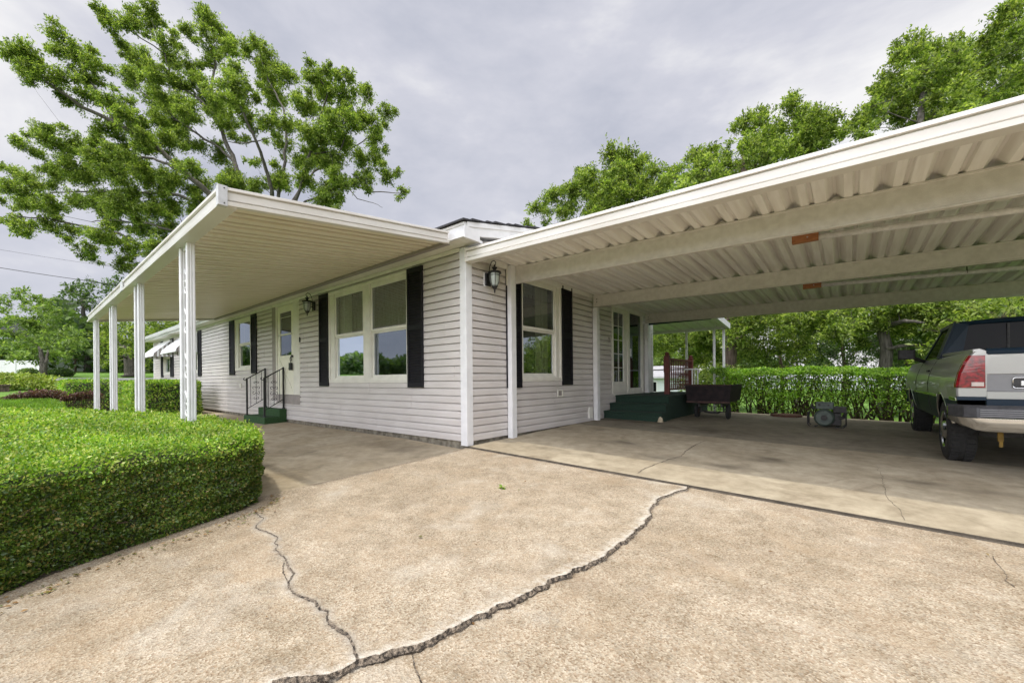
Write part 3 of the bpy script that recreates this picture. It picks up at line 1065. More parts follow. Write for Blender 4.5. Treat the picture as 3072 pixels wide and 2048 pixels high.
# side patio door ---------------------------------------------------------
b = MB()
b.box((4.80, .0, .64), (4.88, .034, 2.86), Ms); b.box((6.64, .0, .64), (6.72, .034, 2.83), Ms); b.box((4.88, .0, 2.76), (6.64, .036, 2.85), Ms); b.box((4.88, .0, .60), (6.64, .036, .645), Ms)
pdoor = b.build('door', M_cream, house, .004)
b = MB()
b.box((4.885, -.03, .65), (5.70, .01, .93), Ms); b.box((4.885, -.03, 2.63), (5.70, .01, 2.755), Ms); b.box((4.885, -.03, .93), (4.93, .01, 2.63), Ms); b.box((5.50, -.03, .93), (5.70, .01, 2.63), Ms)
b.box((5.705, -.02, .65), (5.83, .03, 2.755), Ms); b.box((5.83, -.02, .65), (6.63, .022, .76), Ms); b.box((5.83, -.02, 2.70), (6.63, .022, 2.755), Ms); b.box((6.585, -.02, .76), (6.63, .022, 2.70), Ms)
b.build('door_panel', M_cream, pdoor, .003)
b = MB(); b.box((5.21, -.004, .93), (5.225, .006, 2.63), Ms)
for z in (1.27, 1.61, 1.95, 2.29): b.box((4.93, -.004, z), (5.50, .005, z + .015), Ms)
b.build('muntin', M_cream, pdoor)
b = MB(); b.add([Ms(4.93, -.01, .93), Ms(5.5, -.01, .93), Ms(5.5, -.01, 2.63), Ms(4.93, -.01, 2.63)], [(0, 1, 2, 3)]); b.build('glass', M_glass, pdoor)
b = MB(); b.add([Ms(5.83, .0, .76), Ms(6.585, .0, .76), Ms(6.585, .0, 2.70), Ms(5.83, .0, 2.70)], [(0, 1, 2, 3)]); b.build('glass', M_glassd, pdoor)
b = MB(); b.box((5.845, .024, 1.58), (5.875, .05, 1.78), Ms); b.build('handle', M_alu, pdoor, .003)
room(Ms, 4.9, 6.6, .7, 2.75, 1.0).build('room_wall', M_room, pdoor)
# small fittings on the side wall
b = MB()
for (u0, u1, w0, w1, z0, z1) in ((2.41, 2.60, .015, .032, .66, .685), (2.41, 2.60, .015, .032, .775, .80), (2.41, 2.44, .015, .032, .685, .775), (2.57, 2.60, .015, .032, .685, .775)): b.box((u0, w0 + .010, z0), (u1, w1 + .010, z1), Ms)
vent = b.build('vent', M_cream, house, .002)
b = MB()
for k in range(4): b.box((2.445 + k * .032, .026, .686), (2.460 + k * .032, .034, .774), Ms)
b.build('vent_grille', M_greytrim, vent)
b = MB(); b.box((3.62, .020, .155), (3.77, .06, .385), Ms); b.build('meter_box', M_cream, house, .004)
b = MB(); b.box((4.62, .022, 1.86), (4.66, .04, 1.98), Ms); b.build('switch', M_greytrim, house, .003)
# striped aluminium awnings over the two far windows
for (xa, xb) in ((-20.35, -17.95), (-16.55, -14.15)):
    a = MB()
    pr = [(0, 0), (.45, -.42), (.62, -.60), (.66, -.74), (.64, -.75), (.60, -.61), (.44, -.44), (0, -.03)]
    a.prism(pr, (xa, -.02, 2.87), (xb, -.02, 2.87), (0, -1, 0))
    aw = a.build('awning', M_white, house, .004)
    for k, xx in enumerate((xa + .01, xb - .01)):
        s = MB(); s2 = MB()
        for i in range(8):
            w0, w1 = .04 + i * .073, .04 + i * .073 + .06
            def zt(w): return 2.86 - (w / .45 * .42 if w < .45 else .42 + (w - .45) / .17 * .18)
            zb = 2.12 - .05 * (i % 2)
            z0 = min(zb, zt(w1) - .05)
            (s if i % 2 == 0 else s2).add([(xx, -w0, max(z0, 2.12)), (xx, -w1, max(z0, 2.12)), (xx, -w1, zt(w1)), (xx, -w0, zt(w0)), (xx + .012, -w0, max(z0, 2.12)), (xx + .012, -w1, max(z0, 2.12)), (xx + .012, -w1, zt(w1)), (xx + .012, -w0, zt(w0))],
                  [(0, 1, 2, 3), (4, 5, 6, 7), (0, 1, 5, 4), (1, 2, 6, 5), (3, 0, 4, 7)])
        s.build('awning_slat', M_white, aw); s2.build('awning_slat', M_greytrim, aw)

# ------------------------------------------------------------------ corrugated roofs
def pan(mb, x0, x1, ya, yb, zf, prof, per, flip=1):
    """sheet with ribs running along y"""
    P = []
    x = x0
    while x < x1 - 1e-6:
        for u, h in prof:
            if x + u < x1: P.append((x + u, h))
        x += per
    P.append((x1, 0))
    n = len(P)
    V = [(px, ya, zf(px, ya) + h) for px, h in P] + [(px, yb, zf(px, yb) + h) for px, h in P]
    V += [(px, ya, zf(px, ya) + h + .004) for px, h in P] + [(px, yb, zf(px, yb) + h + .004) for px, h in P]
    mb.dust = getattr(mb, 'dust', []) + [1.0 if h > .008 else 0.0 for _, h in P] * 4  # mark the channel points that get painted shade
    Fc = [(i, i + 1, n + i + 1, n + i) for i in range(n - 1)] + [(2 * n + i, 2 * n + i + 1, 3 * n + i + 1, 3 * n + i) for i in range(n - 1)]
    Fc += [(i, i + 1, 2 * n + i + 1, 2 * n + i) for i in range(n - 1)] + [(n + i, n + i + 1, 3 * n + i + 1, 3 * n + i) for i in range(n - 1)]
    mb.add(V, Fc)


def shade_ribs(o, mb, mat_name, base):
    """rib channels of the sheet metal darkened in colour, standing in for shade"""
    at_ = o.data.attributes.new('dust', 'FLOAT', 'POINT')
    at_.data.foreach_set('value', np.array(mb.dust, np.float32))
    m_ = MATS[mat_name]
    if 'rib_shade_mix' not in m_.node_tree.nodes:
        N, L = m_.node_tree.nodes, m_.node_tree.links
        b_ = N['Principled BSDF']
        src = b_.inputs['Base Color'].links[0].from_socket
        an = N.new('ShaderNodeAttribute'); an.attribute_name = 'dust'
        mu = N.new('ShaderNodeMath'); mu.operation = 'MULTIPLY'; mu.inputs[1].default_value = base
        mx_ = N.new('ShaderNodeMixRGB'); mx_.name = 'rib_shade_mix'; mx_.inputs[2].default_value = (.13, .105, .07, 1)
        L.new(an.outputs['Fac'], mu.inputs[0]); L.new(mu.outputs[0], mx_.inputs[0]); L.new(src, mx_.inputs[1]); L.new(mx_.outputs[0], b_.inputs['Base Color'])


PORCH_P = [(0, .085), (.046, .085), (.066, 0), (.150, 0), (.156, .045), (.196, .045), (.204, 0), (.325, 0)]
CAR_P = [(0, .066), (.026, .066), (.086, 0), (.150, 0), (.163, .020), (.190, .020), (.203, 0), (.300, 0)]

porch = empty('porch_canopy', (-5.3, -1.8, 0), 'cream metal canopy along the house front on four white scrolled posts', 'canopy')
PX0, PX1, PYO, PYI = -10.82, .05, -3.08, -.339


def pz(x, y): return 2.655 + .122 * (y - PYO)


m = MB(); pan(m, PX0 + .03, PX1 - .02, PYO + .10, PYI, lambda x, y: pz(x, y), PORCH_P, .345)
shade_ribs(m.build('roof_panel', M_pan, porch), m, 'cream_roof_pan', .8)
fp = [(-.11, .0), (.034, .0), (.040, .036), (.012, .038), (-.012, .042), (-.012, .056), (.010, .060), (.016, .126), (.002, .130), (.002, .137), (.036, .139), (.036, .165), (-.02, .168), (-.02, .03), (-.11, .02)]
m = MB(); m.prism(fp, (PX0, PYO, 2.60), (PX1 - .001, PYO, 2.60), (0, -1, 0)); m.build('fascia', M_fascia, porch, .002)
for xx, sg in ((PX1, 1), (PX0, -1)):
    m = MB(); m.prism([(u if u > -.05 else -.03, w) for u, w in fp], (xx - .012 * sg, PYO - .012, 2.60), (xx - .012 * sg, PYI - .045, 2.60 + .122 * (PYI - PYO)), (sg, 0, 0)); m.build('fascia', M_fascia, porch, .002)
m = MB(); m.box((PX1 - .03, PYO - .047, 2.592), (PX1 + .032, PYO + .028, 2.775)); m.build('corner_cap', pm('weathered_cap', (.50, .50, .50), .5, .12, 12), porch, .003)
for zz in (2.75, 2.615):
    m = MB(); m.tube([(PX1 + .034, PYO, zz), (PX1 + .037, PYO, zz)], .006, 8); m.build('screw', M_dark, porch)
m = MB(); m.box((-5.43, PYO - .041, 2.598), (-5.22, PYO - .020, 2.770)); m.build('splice_plate', MATS['weathered_cap'], porch, .002)
# support rail against the eave, and hanging angle
m = MB(); m.box((PX0, -.372, 2.945), (PX1 - .05, -.356, 2.984)); m.box((PX0, -.3555, 2.945), (PX1 - .05, -.303, 2.951)); m.build('hanger_rail', M_greytrim, porch)
m = MB(); m.box((PX0 + .02, PYO + .1, 2.66), (PX0 + .05, PYI, 2.70)); 
for xq in (-.55, -1.25, -2.4, -3.1, -4.2, -6.0, -7.5):
    m = MB(); m.tube([(xq, PYO - .03, 2.765), (xq, PYO - .035, 2.79), (xq, PYO - .05, 2.80)], .004, 6); m.build('screw', M_dark, porch)


def scroll_column(x):
    """two fluted posts 0.33 m apart joined by scroll work in the plane of the fascia"""
    y = -3.0
    zb, zt = -.25, 2.648
    def fluted(xc):
        # a shallow fluted channel 95 mm wide facing +x
        pr = [(-.026, -.041), (.018, -.041), (.025, -.035), (.025, -.019), (.018, -.015), (.018, -.010), (.025, -.006), (.025, .006), (.018, .010), (.018, .015), (.025, .019), (.025, .035), (.018, .041), (-.026, .041)]
        q = MB()
        q.prism(pr, (xc, y, zb), (xc, y, zt), (1, 0, 0), (0, 1, 0))
        return q
    a = fluted(x)
    col = a.build('column', M_white, porch, .0015)
    fluted(x - .30).build('column_post', M_white, col, .0015)
    s = MB()
    s.box((x - .28, y - .012, 2.56), (x - .03, y + .012, 2.64))
    s.build('column_bar', M_white, col, .002)
    s = MB()
    for zc in (2.15, 1.68, 1.15, .70):
        for k in (-1, 1):
            pts = []
            for i in range(22):
                t = i / 21 * 2.6 * math.pi
                r = .085 * (1 - i / 21 * .78)
                pts.append((x - .15 + k * (.072 - r * math.cos(t)), y, zc + r * 1.25 * math.sin(t) * k))
            s.tube(pts, .007, 6)
        s.tube([(x - .27, y, zc + .20), (x - .17, y, zc + .10), (x - .15, y, zc - .02), (x - .13, y, zc - .10), (x - .03, y, zc - .20)], .008, 6)
    s.build('scroll', M_white, col)
    return col


for xc in (-1.42, -4.375, -7.22, -10.05):
    scroll_column(xc)

# carport ---------------------------------------------------------------
car = empty('carport', (4, 4, 0), 'flat ribbed metal carport on painted beams attached to the house side', 'carport')


def cz(x, y): return 2.905 - .02 * y - .0215 * x


CX1 = 8.3
m = MB(); pan(m, .055, CX1, .03, 7.05, cz, CAR_P, .3535); shade_ribs(m.build('roof_panel', M_cpan, car), m, 'carport_roof_pan', .18)
fp2 = [(-.10, .0), (.034, .0), (.042, .040), (.014, .043), (-.012, .047), (-.012, .062), (.010, .066), (.018, .138), (.002, .143), (.002, .150), (.038, .152), (.038, .185), (-.02, .188), (-.02, .03), (-.10, .02)]
m = MB(); m.add([(.0165, -.02, cz(0, 0) - .055), (.052, -.02, cz(0, 0) - .055), (.052, 7.05, cz(0, 7.05) - .055), (.0165, 7.05, cz(0, 7.05) - .055), (.0165, -.02, cz(0, 0) + .07), (.052, -.02, cz(0, 0) + .07), (.052, 7.05, cz(0, 7.05) + .07), (.0165, 7.05, cz(0, 7.05) + .07)], [(0, 3, 2, 1), (4, 5, 6, 7), (0, 1, 5, 4), (1, 2, 6, 5), (2, 3, 7, 6), (3, 0, 4, 7)]); m.build('wall_channel', M_cpan, car)
m = MB(); m.prism(fp2, (.068, -.035, 2.745), (CX1, -.035, 2.745 - .0185 * (CX1 - .068)), (0, -1, 0)); m.build('fascia', M_fascia, car, .002)
m = MB(); m.box((.060, -.080, 2.738), (.0675, .05, 2.94)); m.build('fascia_end', M_cream, car, .002)
m = MB(); m.prism(fp2, (CX1, 7.06, 2.60), (.06, 7.06, 2.745), (0, 1, 0)); 
m.build('fascia', M_fascia, car, .002)


def beam(y, zb0, h, w=.07, name='beam'):
    q = MB()
    x1 = CX1 - .1
    z1 = zb0 - .0215 * (x1 - .1)
    pr = [(-w / 2, 0), (w / 2, 0), (w / 2, .018), (w / 2 - .012, .022), (w / 2 - .012, h - .022), (w / 2, h - .018), (w / 2, h), (-w / 2, h), (-w / 2, h - .018), (-w / 2 + .012, h - .022), (-w / 2 + .012, .022), (-w / 2, .018)]
    q.prism(pr, (.10, y, zb0), (x1, y, z1), (0, 1, 0))
    o = q.build(name, M_beam, car, .002)
    return o


beam(1.04, 2.603, .278)
B2 = beam(3.78, 2.575, .251)
B3 = beam(6.72, 2.512, .253)
for bo, yy, zz in ((B2, 3.78, 2.70), (B3, 6.72, 2.64)):
    q = MB()
    for dz in (.03, -.03):
        q = MB(); q.tube([(.19, yy - .0405, zz + dz), (.19, yy - .036, zz + dz)], .012, 8); q.build('bolt', M_dark, bo)
for (y, zt) in ((.965, 2.885), (3.90, 2.574), (6.84, 2.51)):
    q = MB(); q.box((.038, y - .065, -.02 if y < 2 else .02), (.135 if y < 2 else .14, y + .06 if y < 2 else y + .065, zt)); q.build('post', M_white, car, .005)
for (y, zt) in ((1.04, 2.44), (3.78, 2.40), (6.72, 2.34)):
    q = MB(); q.box((8.05, y - .05, -.3), (8.15, y + .05, zt)); q.build('post', M_white, car, .005)
q = MB(); q.box((-.02 + .06, .885, 2.56), (.06, .9, 2.9)); q.build('bracket', M_cream, car)
# dark blue valance rail hanging behind the last beam
q = MB(); q.box((.16, 6.78, 2.465), (1.75, 6.80, 2.545)); q.build('blind_rail', M_paint_blue, car, .004)
# yellow closure foam plugs peeping between rib and beam
q = MB()
for k in (5, 8, 9, 12):
    xx = .055 + k * .3535 + .0
    q.disc((xx + .015, 1.06, cz(xx, 1.06) - .0), (0, 1, 0), [(0, .045), (.02, .045)], 12)
q.build('foam_plug', M_cream, car)
# two long grey conduits tucked under the roof, each held by a stained wood block
for (xs, yy, z0, lab, sl_) in ((4.0, 2.0, 2.725, 1, .062), (3.90, 4.95, 2.655, 2, .046), (4.0, 7.42, 2.56, 3, .035)):
    c_ = empty('conduit_pole', (xs, yy, z0), ['', 'long grey conduit hung under the roof between the two nearest carport beams', 'long grey conduit hung under the roof between the second and third carport beams', 'thin conduit seen under the roof beyond the rearmost carport beam'][lab], 'pipe', 'conduits slung under the carport roof')
    q = MB(); q.tube([(xs, yy, z0), (CX1 - .2, yy, z0 - sl_ * (CX1 - .2 - xs))], .034 if lab < 3 else .022, 14); q.build('pipe', M_galv, c_, smooth=True)
    q = MB(); q.box((xs - .14, yy - .042, z0 - .042), (xs + .13, yy + .042, z0 + .040 + (.02 if lab < 3 else 0))); q.build('wood_block', M_wood if lab < 3 else M_rail, c_, .003)
    q = MB(); q.tube([(xs + .02, yy - .043, z0 + .005), (xs + .02, yy - .047, z0 + .005)], .009, 8); q.build('screw', M_alu, c_)
    if lab < 3:
        q = MB()
        for xx in (xs + 1.9, xs + 3.6):
            zc = z0 - sl_ * (xx - xs)
            q.tube([(xx, yy - .03, zc + .14), (xx, yy - .031, zc - .01), (xx, yy, zc - .032), (xx, yy + .031, zc - .01), (xx, yy + .03, zc + .14)], .004, 6)
        q.build('hanger', M_dark, c_)

# back patio canopy behind the house -----------------------------------------
bp_ = empty('back_canopy', (0, 9, 0), 'small white ribbed patio canopy behind the house corner', 'canopy')
m = MB(); pan(m, -4.0, 1.62, 7.6, 9.25, lambda x, y: 2.66 - .085 * (y - 7.6), CAR_P, .3535); m.build('roof_panel', M_white, bp_)
m = MB(); m.box((-4.0, 9.2, 2.46), (1.66, 9.28, 2.565)); m.build('beam', M_white, bp_, .003)
m = MB()
m.add([(1.60, 7.55, 2.62), (1.67, 7.55, 2.62), (1.67, 9.30, 2.46), (1.60, 9.30, 2.46), (1.60, 7.55, 2.80), (1.67, 7.55, 2.80), (1.67, 9.30, 2.62), (1.60, 9.30, 2.62)], [(0, 3, 2, 1), (4, 5, 6, 7), (0, 1, 5, 4), (1, 2, 6, 5), (2, 3, 7, 6), (3, 0, 4, 7)])
m.build('fascia', M_white, bp_, .003)
for (x, y) in ((.43, 9.24), (1.29, 9.0), (1.50, 9.24), (-2, 9.24)):
    m = MB(); m.box((x - .03, y - .03, -.3), (x + .03, y + .03, 2.47)); m.build('post', M_white, bp_, .004)

# ------------------------------------------------------------------ lanterns
def lantern(loc, out, label, plate=None):
    """out: unit vector away from the wall"""
    L_ = empty('wall_lantern', loc, label, 'lantern', 'matching lanterns on the house walls')
    c = Vector(loc); o = Vector(out); sd = Vector((-o.y, o.x, 0))
    def P(a, w, z): v = c + sd * a + o * w + Vector((0, 0, z)); return (v.x, v.y, v.z)
    if plate:
        q = MB(); q.box((-.075, 0, -.115), (.075, .014, .115), P); q.build('mounting_block', M_white, L_, .004)
    q = MB(); q.box((-.06, .015, -.10), (.06, .045, .10), P); q.build('back_plate', M_black, L_, .01)
    cx = .17
    q = MB()
    q.tube([P(0, .04, -.0), P(0, .05, .09), P(0, .07, .2), P(0, .11, .265), P(0, .16, .275), P(0, .195, .24), P(0, .185, .2), P(0, cx, .19)], .0065, 8)
    q.tube([P(0, .04, -.02), P(0, .09, -.02)], .008, 8)
    q.build('arm', M_black, L_, smooth=True)
    q = MB()
    q.disc(P(0, cx, 0), (0, 0, 1), [(.215, .004), (.19, .018), (.18, .012), (.165, .045), (.13, .022), (.115, .03), (.10, .10), (.075, .108), (.07, .085)], 12)
    q.build('lantern_cap', M_black, L_)
    q = MB()
    prof_ = [(.07, .078), (.02, .078), (-.06, .068), (-.12, .045), (-.15, .028)]
    q.disc(P(0, cx, 0), (0, 0, 1), prof_, 12, cap=False)
    q.build('lamp_glass', pm('frosted_glass', (.40, .44, .42), .25, .08, 20, spec=.6), L_, smooth=True)
    q = MB()
    for k in range(6):
        t = math.pi / 3 * k + .2
        q.tube([P((r + .003) * math.cos(t), cx + (r + .003) * math.sin(t), d) for d, r in prof_], .005, 5)
    q.disc(P(0, cx, 0), (0, 0, 1), [(-.115, .05), (-.125, .05)], 12); q.disc(P(0, cx, 0), (0, 0, 1), [(.045, .083), (.035, .083)], 12, cap=False)
    q.disc(P(0, cx, 0), (0, 0, 1), [(-.13, .044), (-.16, .03), (-.175, .012), (-.20, .014), (-.235, .002)], 10)
    q.build('lantern_cage', M_black, L_)
    return L_


lantern((-4.80, -.025, 2.68), (0, -1, 0), 'black wall lantern beside the front door, left of the double window')
lantern((.025, .43, 2.57), (1, 0, 0), 'black wall lantern on a white block under the carport edge', True)

# ------------------------------------------------------------------ front steps and railings
fs = empty('front_steps', (-7.06, -.3, -.02), 'two small steps covered in green turf at the front door', 'steps')
m = MB(); m.box((-7.76, -.53, -.08), (-6.36, -.19, .155)); m.build('step', M_turf, fs, .02, segs=3)
m = MB(); m.box((-7.76, -.188, -.08), (-6.36, -.019, .335)); m.build('step', M_turf, fs, .015, segs=3)


def railing(x, label):
    r = empty('iron_railing', (x, -.25, .15), label, 'railing', 'black iron railings at the front steps')
    y0, y1, zb0, zb1, zt0, zt1 = -.49, -.06, .155, .335, 1.09, 1.35
    m = MB(); m.box((x - .018, y0 - .018, zb0), (x + .018, y0 + .018, zt0 + .02)); m.disc((x, y0, zb0), (0, 0, 1), [(0, .04), (.02, .034), (.035, .02)], 10); m.build('post', M_black, r, .003)
    m = MB(); m.box((x - .018, y1 - .018, zb1), (x + .018, y1 + .018, zt1 + .02)); m.disc((x, y1, zb1), (0, 0, 1), [(0, .04), (.02, .034), (.035, .02)], 10); m.build('post', M_black, r, .003)
    m = MB()
    m.tube([(x, y0, zt0), (x, y1, zt1)], .014, 8)
    pts = [(x, y0, zt0)] + [(x, y0 - .045 + .045 * math.cos(t) * (1 - t / 9), zt0 - .045 * math.sin(t) * (1 - t / 9) - .0) for t in np.linspace(0, 4.6, 12)]
    m.tube(pts, .010, 6); m.build('handrail', M_black, r)
    m = MB(); m.tube([(x, y0, zb0 + .16), (x, y1, zb1 + .24)], .009, 6)
    for t in (.2, .5, .8):
        y = y0 + (y1 - y0) * t
        m.tube([(x, y, zb0 + .16 + (zb1 + .08 - zb0) * t), (x, y, zt0 + (zt1 - zt0) * t)], .0065, 6)
    m.build('baluster', M_black, r)
    m = MB()
    yc, zc = (y0 + y1) / 2, .79
    for sy in (-1, 1):
        for sz in (-1, 1):
            for (oy, oz, R) in ((.055, .06, .045), (.035, .20, .035)):
                pts = []
                for i in range(16):
                    t = i / 15 * 1.7 * math.pi
                    rr = R * (1 - i / 15 * .6)
                    pts.append((x, yc + sy * (oy + rr * math.cos(t) * -.9), zc + sz * (oz + rr * math.sin(t))))
                m.tube(pts, .006, 5)
    m.build('scroll', M_black, r)
    return r


railing(-6.45, 'black iron railing on the near side of the green front steps')
railing(-7.62, 'black iron railing on the far side of the green front steps')
m = MB(); m.add([(-7.5, -.86, -.012), (-6.5, -.86, -.04), (-6.5, -.56, -.03), (-7.5, -.56, -.0), (-7.5, -.86, -.002), (-6.5, -.86, -.028), (-6.5, -.56, -.018), (-7.5, -.56, .008)], [(0, 3, 2, 1), (4, 5, 6, 7), (0, 1, 5, 4), (1, 2, 6, 5), (2, 3, 7, 6), (3, 0, 4, 7)])
tagp(m.build('door_mat', pm('black_mat', (.02, .02, .022), .9, .3, 60, bump=.5, bscale=200)), 'black rubber mat in front of the green front steps', 'mat')

# side steps ----------------------------------------------------------------
ss = empty('side_steps', (.65, 5.6, .05), 'three dark green carpeted steps up to the side door landing', 'steps')
for i, (ya, yb, zt) in enumerate(((4.35, 4.66, .275), (4.66, 4.97, .44), (4.97, 8.15, .61))):
    m = MB(); m.box((.022, ya, -.05), (1.36 - .03 * i, yb - .001, zt - .02)); m.box((.022, ya - .025, zt - .045), (1.37 - .03 * i, yb - .001, zt)); m.build('step' if i < 2 else 'landing', M_turfd, ss, .018, segs=3)
m = MB(); m.add([(1.26, 4.345, .06), (1.365, 4.345, .06), (1.33, 4.343, .20), (1.30, 4.343, .17), (1.372, 4.36, .16), (1.372, 4.42, .06)], [(0, 1, 2, 3), (1, 5, 4, 2)]); m.build('worn_corner', M_porch, ss)
m = MB(); m.add([(.30, 3.92, .075), (1.28, 3.80, .05), (1.32, 4.12, .055), (.34, 4.29, .078), (.30, 3.92, .088), (1.28, 3.80, .063), (1.32, 4.12, .068), (.34, 4.29, .090)], [(0, 3, 2, 1), (4, 5, 6, 7), (0, 1, 5, 4), (1, 2, 6, 5), (2, 3, 7, 6), (3, 0, 4, 7)])
tagp(m.build('door_mat', pm('brown_mat', (.06, .022, .016), .95, .3, 50, bump=.5, bscale=200)), 'worn reddish brown mat before the dark green side steps', 'mat')
lr = empty('wooden_railing', (.9, 7, .61), 'oxblood wooden railing with turned balusters on the side landing', 'railing')
for (y, zt) in ((6.05, 1.66), (8.02, 1.66)):
    m = MB(); m.box((.84, y - .058, .60 - .0), (.96, y + .058, zt - .12)); m.disc((.90, y, zt - .12), (0, 0, 1), [(0, .075), (.02, .08), (.035, .05), (.05, .045), (.075, .062), (.10, .05), (.12, .01)], 12)
    if y < 7: m.box((.832, y - .066, 1.15), (.968, y + .066, 1.50))
    m.build('post', M_rail, lr, .006)
m = MB(); m.box((.86, 6.11, 1.46), (.94, 7.96, 1.51)); m.build('handrail', M_rail, lr, .006)
m = MB(); m.box((.875, 6.11, .70), (.925, 7.96, .74)); m.build('bottom_rail', M_rail, lr, .004)
for k in range(12):
    y = 6.24 + k * .142
    m = MB(); m.disc((.90, y, .74), (0, 0, 1), [(0, .019), (.12, .019), (.14, .012), (.17, .021), (.22, .013), (.36, .022), (.5, .013), (.54, .021), (.57, .012), (.60, .019), (.72, .019)], 8); m.build('baluster', M_rail, lr)
wr = empty('white_railing', (1.5, 9.0, 0), 'small white pipe railing behind the wooden railing', 'railing')
q = [at(1950 + 372 * .34, 880 + 668 * .34, 11.2), at(1950 + 420 * .34, 880 + 668 * .34, 11.2)]
m = MB()
for k, xx in enumerate((372, 395, 420)):
    a_ = at(1950 + xx * .34, 880 + 668 * .34, 11.2); m.tube([(a_.x, a_.y, -.4), (a_.x, a_.y, a_.z)], .018 if k != 1 else .01, 8)
m.build('post', M_white, wr)
m = MB(); e = q[1]; m.tube([tuple(q[0] - Vector((1.2, .1, 0))), tuple(q[0]), tuple(q[1]), (e.x + .04, e.y, e.z - .03), (e.x + .03, e.y, e.z - .1), (e.x, e.y, e.z - .1)], .018, 8); m.build('handrail', M_white, wr)

# ------------------------------------------------------------------ dump cart
ct = empty('dump_cart', (1.92, 6.2, .05), 'dark steel garden dump cart on two small wheels by the side steps', 'cart')
m = MB()
x0, x1, y0, y1, z0, z1 = 1.42, 2.40, 5.72, 6.90, .46, .835
# open-topped flared tub with rolled rim
bt = [(x0 + .04, y0 + .03, z0), (x1 - .04, y0 + .03, z0), (x1 - .04, y1 - .03, z0), (x0 + .04, y1 - .03, z0)]
tp = [(x0, y0, z1), (x1, y0, z1), (x1, y1, z1), (x0, y1, z1)]
ti = [(x0 + .02, y0 + .02, z1), (x1 - .02, y0 + .02, z1), (x1 - .02, y1 - .02, z1), (x0 + .02, y1 - .02, z1)]
bi = [(x0 + .06, y0 + .05, z0 + .02), (x1 - .06, y0 + .05, z0 + .02), (x1 - .06, y1 - .05, z0 + .02), (x0 + .06, y1 - .05, z0 + .02)]
m.add(bt + tp + ti + bi, [(0, 1, 5, 4), (1, 2, 6, 5), (2, 3, 7, 6), (3, 0, 4, 7), (3, 2, 1, 0), (4, 5, 9, 8), (5, 6, 10, 9), (6, 7, 11, 10), (7, 4, 8, 11), (8, 9, 13, 12), (9, 10, 14, 13), (10, 11, 15, 14), (11, 8, 12, 15), (12, 13, 14, 15)])
m.build('tub', M_cartbody, ct, .006)
m = MB()
m.tube([(x0 - .005, y0 - .005, z1), (x1 + .005, y0 - .005, z1), (x1 + .005, y1, z1)], .012, 8); m.tube([(x0 - .005, y0 - .005, z1), (x0 - .005, y1, z1)], .012, 8)
m.box((x0 + .03, y0 + .0, z0 - .03), (x1 - .03, y0 + .03, z0 + .012))
m.build('rim', M_rust, ct, .003)
m = MB(); m.tube([(1.55, 6.1, .215), (2.30, 6.1, .215)], .012, 8); m.tube([(1.75, 6.1, .215), (1.85, 6.05, .20), (2.05, 6.05, .195), (2.08, 6.1, .215)], .025, 8)
m.box((1.66, 5.9, .34), (1.70, 6.7, .46)); m.box((2.14, 5.9, .34), (2.18, 6.7, .46)); m.tube([(1.68, 6.1, .22), (1.68, 6.1, .40)], .015, 6); m.tube([(2.16, 6.1, .22), (2.16, 6.1, .40)], .015, 6)
m.tube([(1.92, 6.0, .35), (1.80, 5.95, .40), (1.95, 5.9, .42), (2.1, 5.95, .38), (1.98, 6.0, .30)], .012, 6); m.tube([(1.92, 6.2, .42), (1.92, 7.5, .30)], .02, 8)
m.build('axle', M_genedk, ct)
for xw in (1.59, 2.26):
    m = MB(); m.disc((xw - .035, 6.1, .218), (1, 0, 0), [(0, .10), (.004, .150), (.02, .165), (.05, .165), (.066, .150), (.07, .10)], 24); w = m.build('wheel', M_rubber, ct, smooth=False)
    m = MB(); m.disc((xw - .037, 6.1, .218), (1, 0, 0), [(0, .05), (.01, .095), (.064, .095), (.074, .05)], 18); m.build('rim', M_rust, w)

# ------------------------------------------------------------------ generator
gx, gy, gz = 4.06, 5.9, .0
gn = empty('generator', (gx, gy, gz), 'old grey green portable generator in a tube frame on the carport floor', 'generator')
m = MB()
for yy in (gy - .17, gy + .17):
    m.tube([(gx - .30, yy, gz + .30), (gx - .30, yy, gz + .07), (gx - .26, yy, gz + .02), (gx + .24, yy, gz + .02), (gx + .29, yy, gz + .07), (gx + .29, yy, gz + .30)], .012, 8)
for xx in (gx - .30, gx + .29): m.tube([(xx, gy - .17, gz + .30), (xx, gy + .17, gz + .30)], .012, 8)
for xx in (gx - .16, gx + .14): m.tube([(xx, gy - .17, gz + .025), (xx, gy + .17, gz + .025)], .012, 8)
for (xx, yy) in ((gx - .18, gy - .17), (gx + .17, gy - .17)): m.tube([(xx, yy, gz), (xx, yy, gz + .05)], .02, 8)
m.build('frame', M_genedk, gn)
m = MB(); m.disc((gx - .04, gy - .20, gz + .205), (0, 1, 0), [(0, .06), (.0, .13), (.03, .158), (.05, .165), (.10, .165), (.11, .155), (.30, .155)], 28); m.build('alternator', M_gen, gn)
m = MB(); m.disc((gx - .04, gy - .206, gz + .205), (0, 1, 0), [(0, .05), (.01, .055)], 20); m.disc((gx - .04, gy - .203, gz + .205), (0, 1, 0), [(0, .10), (.006, .10)], 24, cap=False); m.build('end_cover', M_genedk, gn)
m = MB(); m.box((gx - .17, gy - .20, gz + .375), (gx + .11, gy + .08, gz + .505)); m.build('control_box', M_gen, gn, .012)
m = MB(); m.disc((gx - .11, gy - .201, gz + .46), (0, -1, 0), [(0, .026), (.008, .024)], 14); m.build('socket', M_genedk, gn); m = MB(); m.disc((gx + .03, gy - .201, gz + .455), (0, -1, 0), [(0, .018), (.008, .016)], 12); m.build('socket', M_genedk, gn)
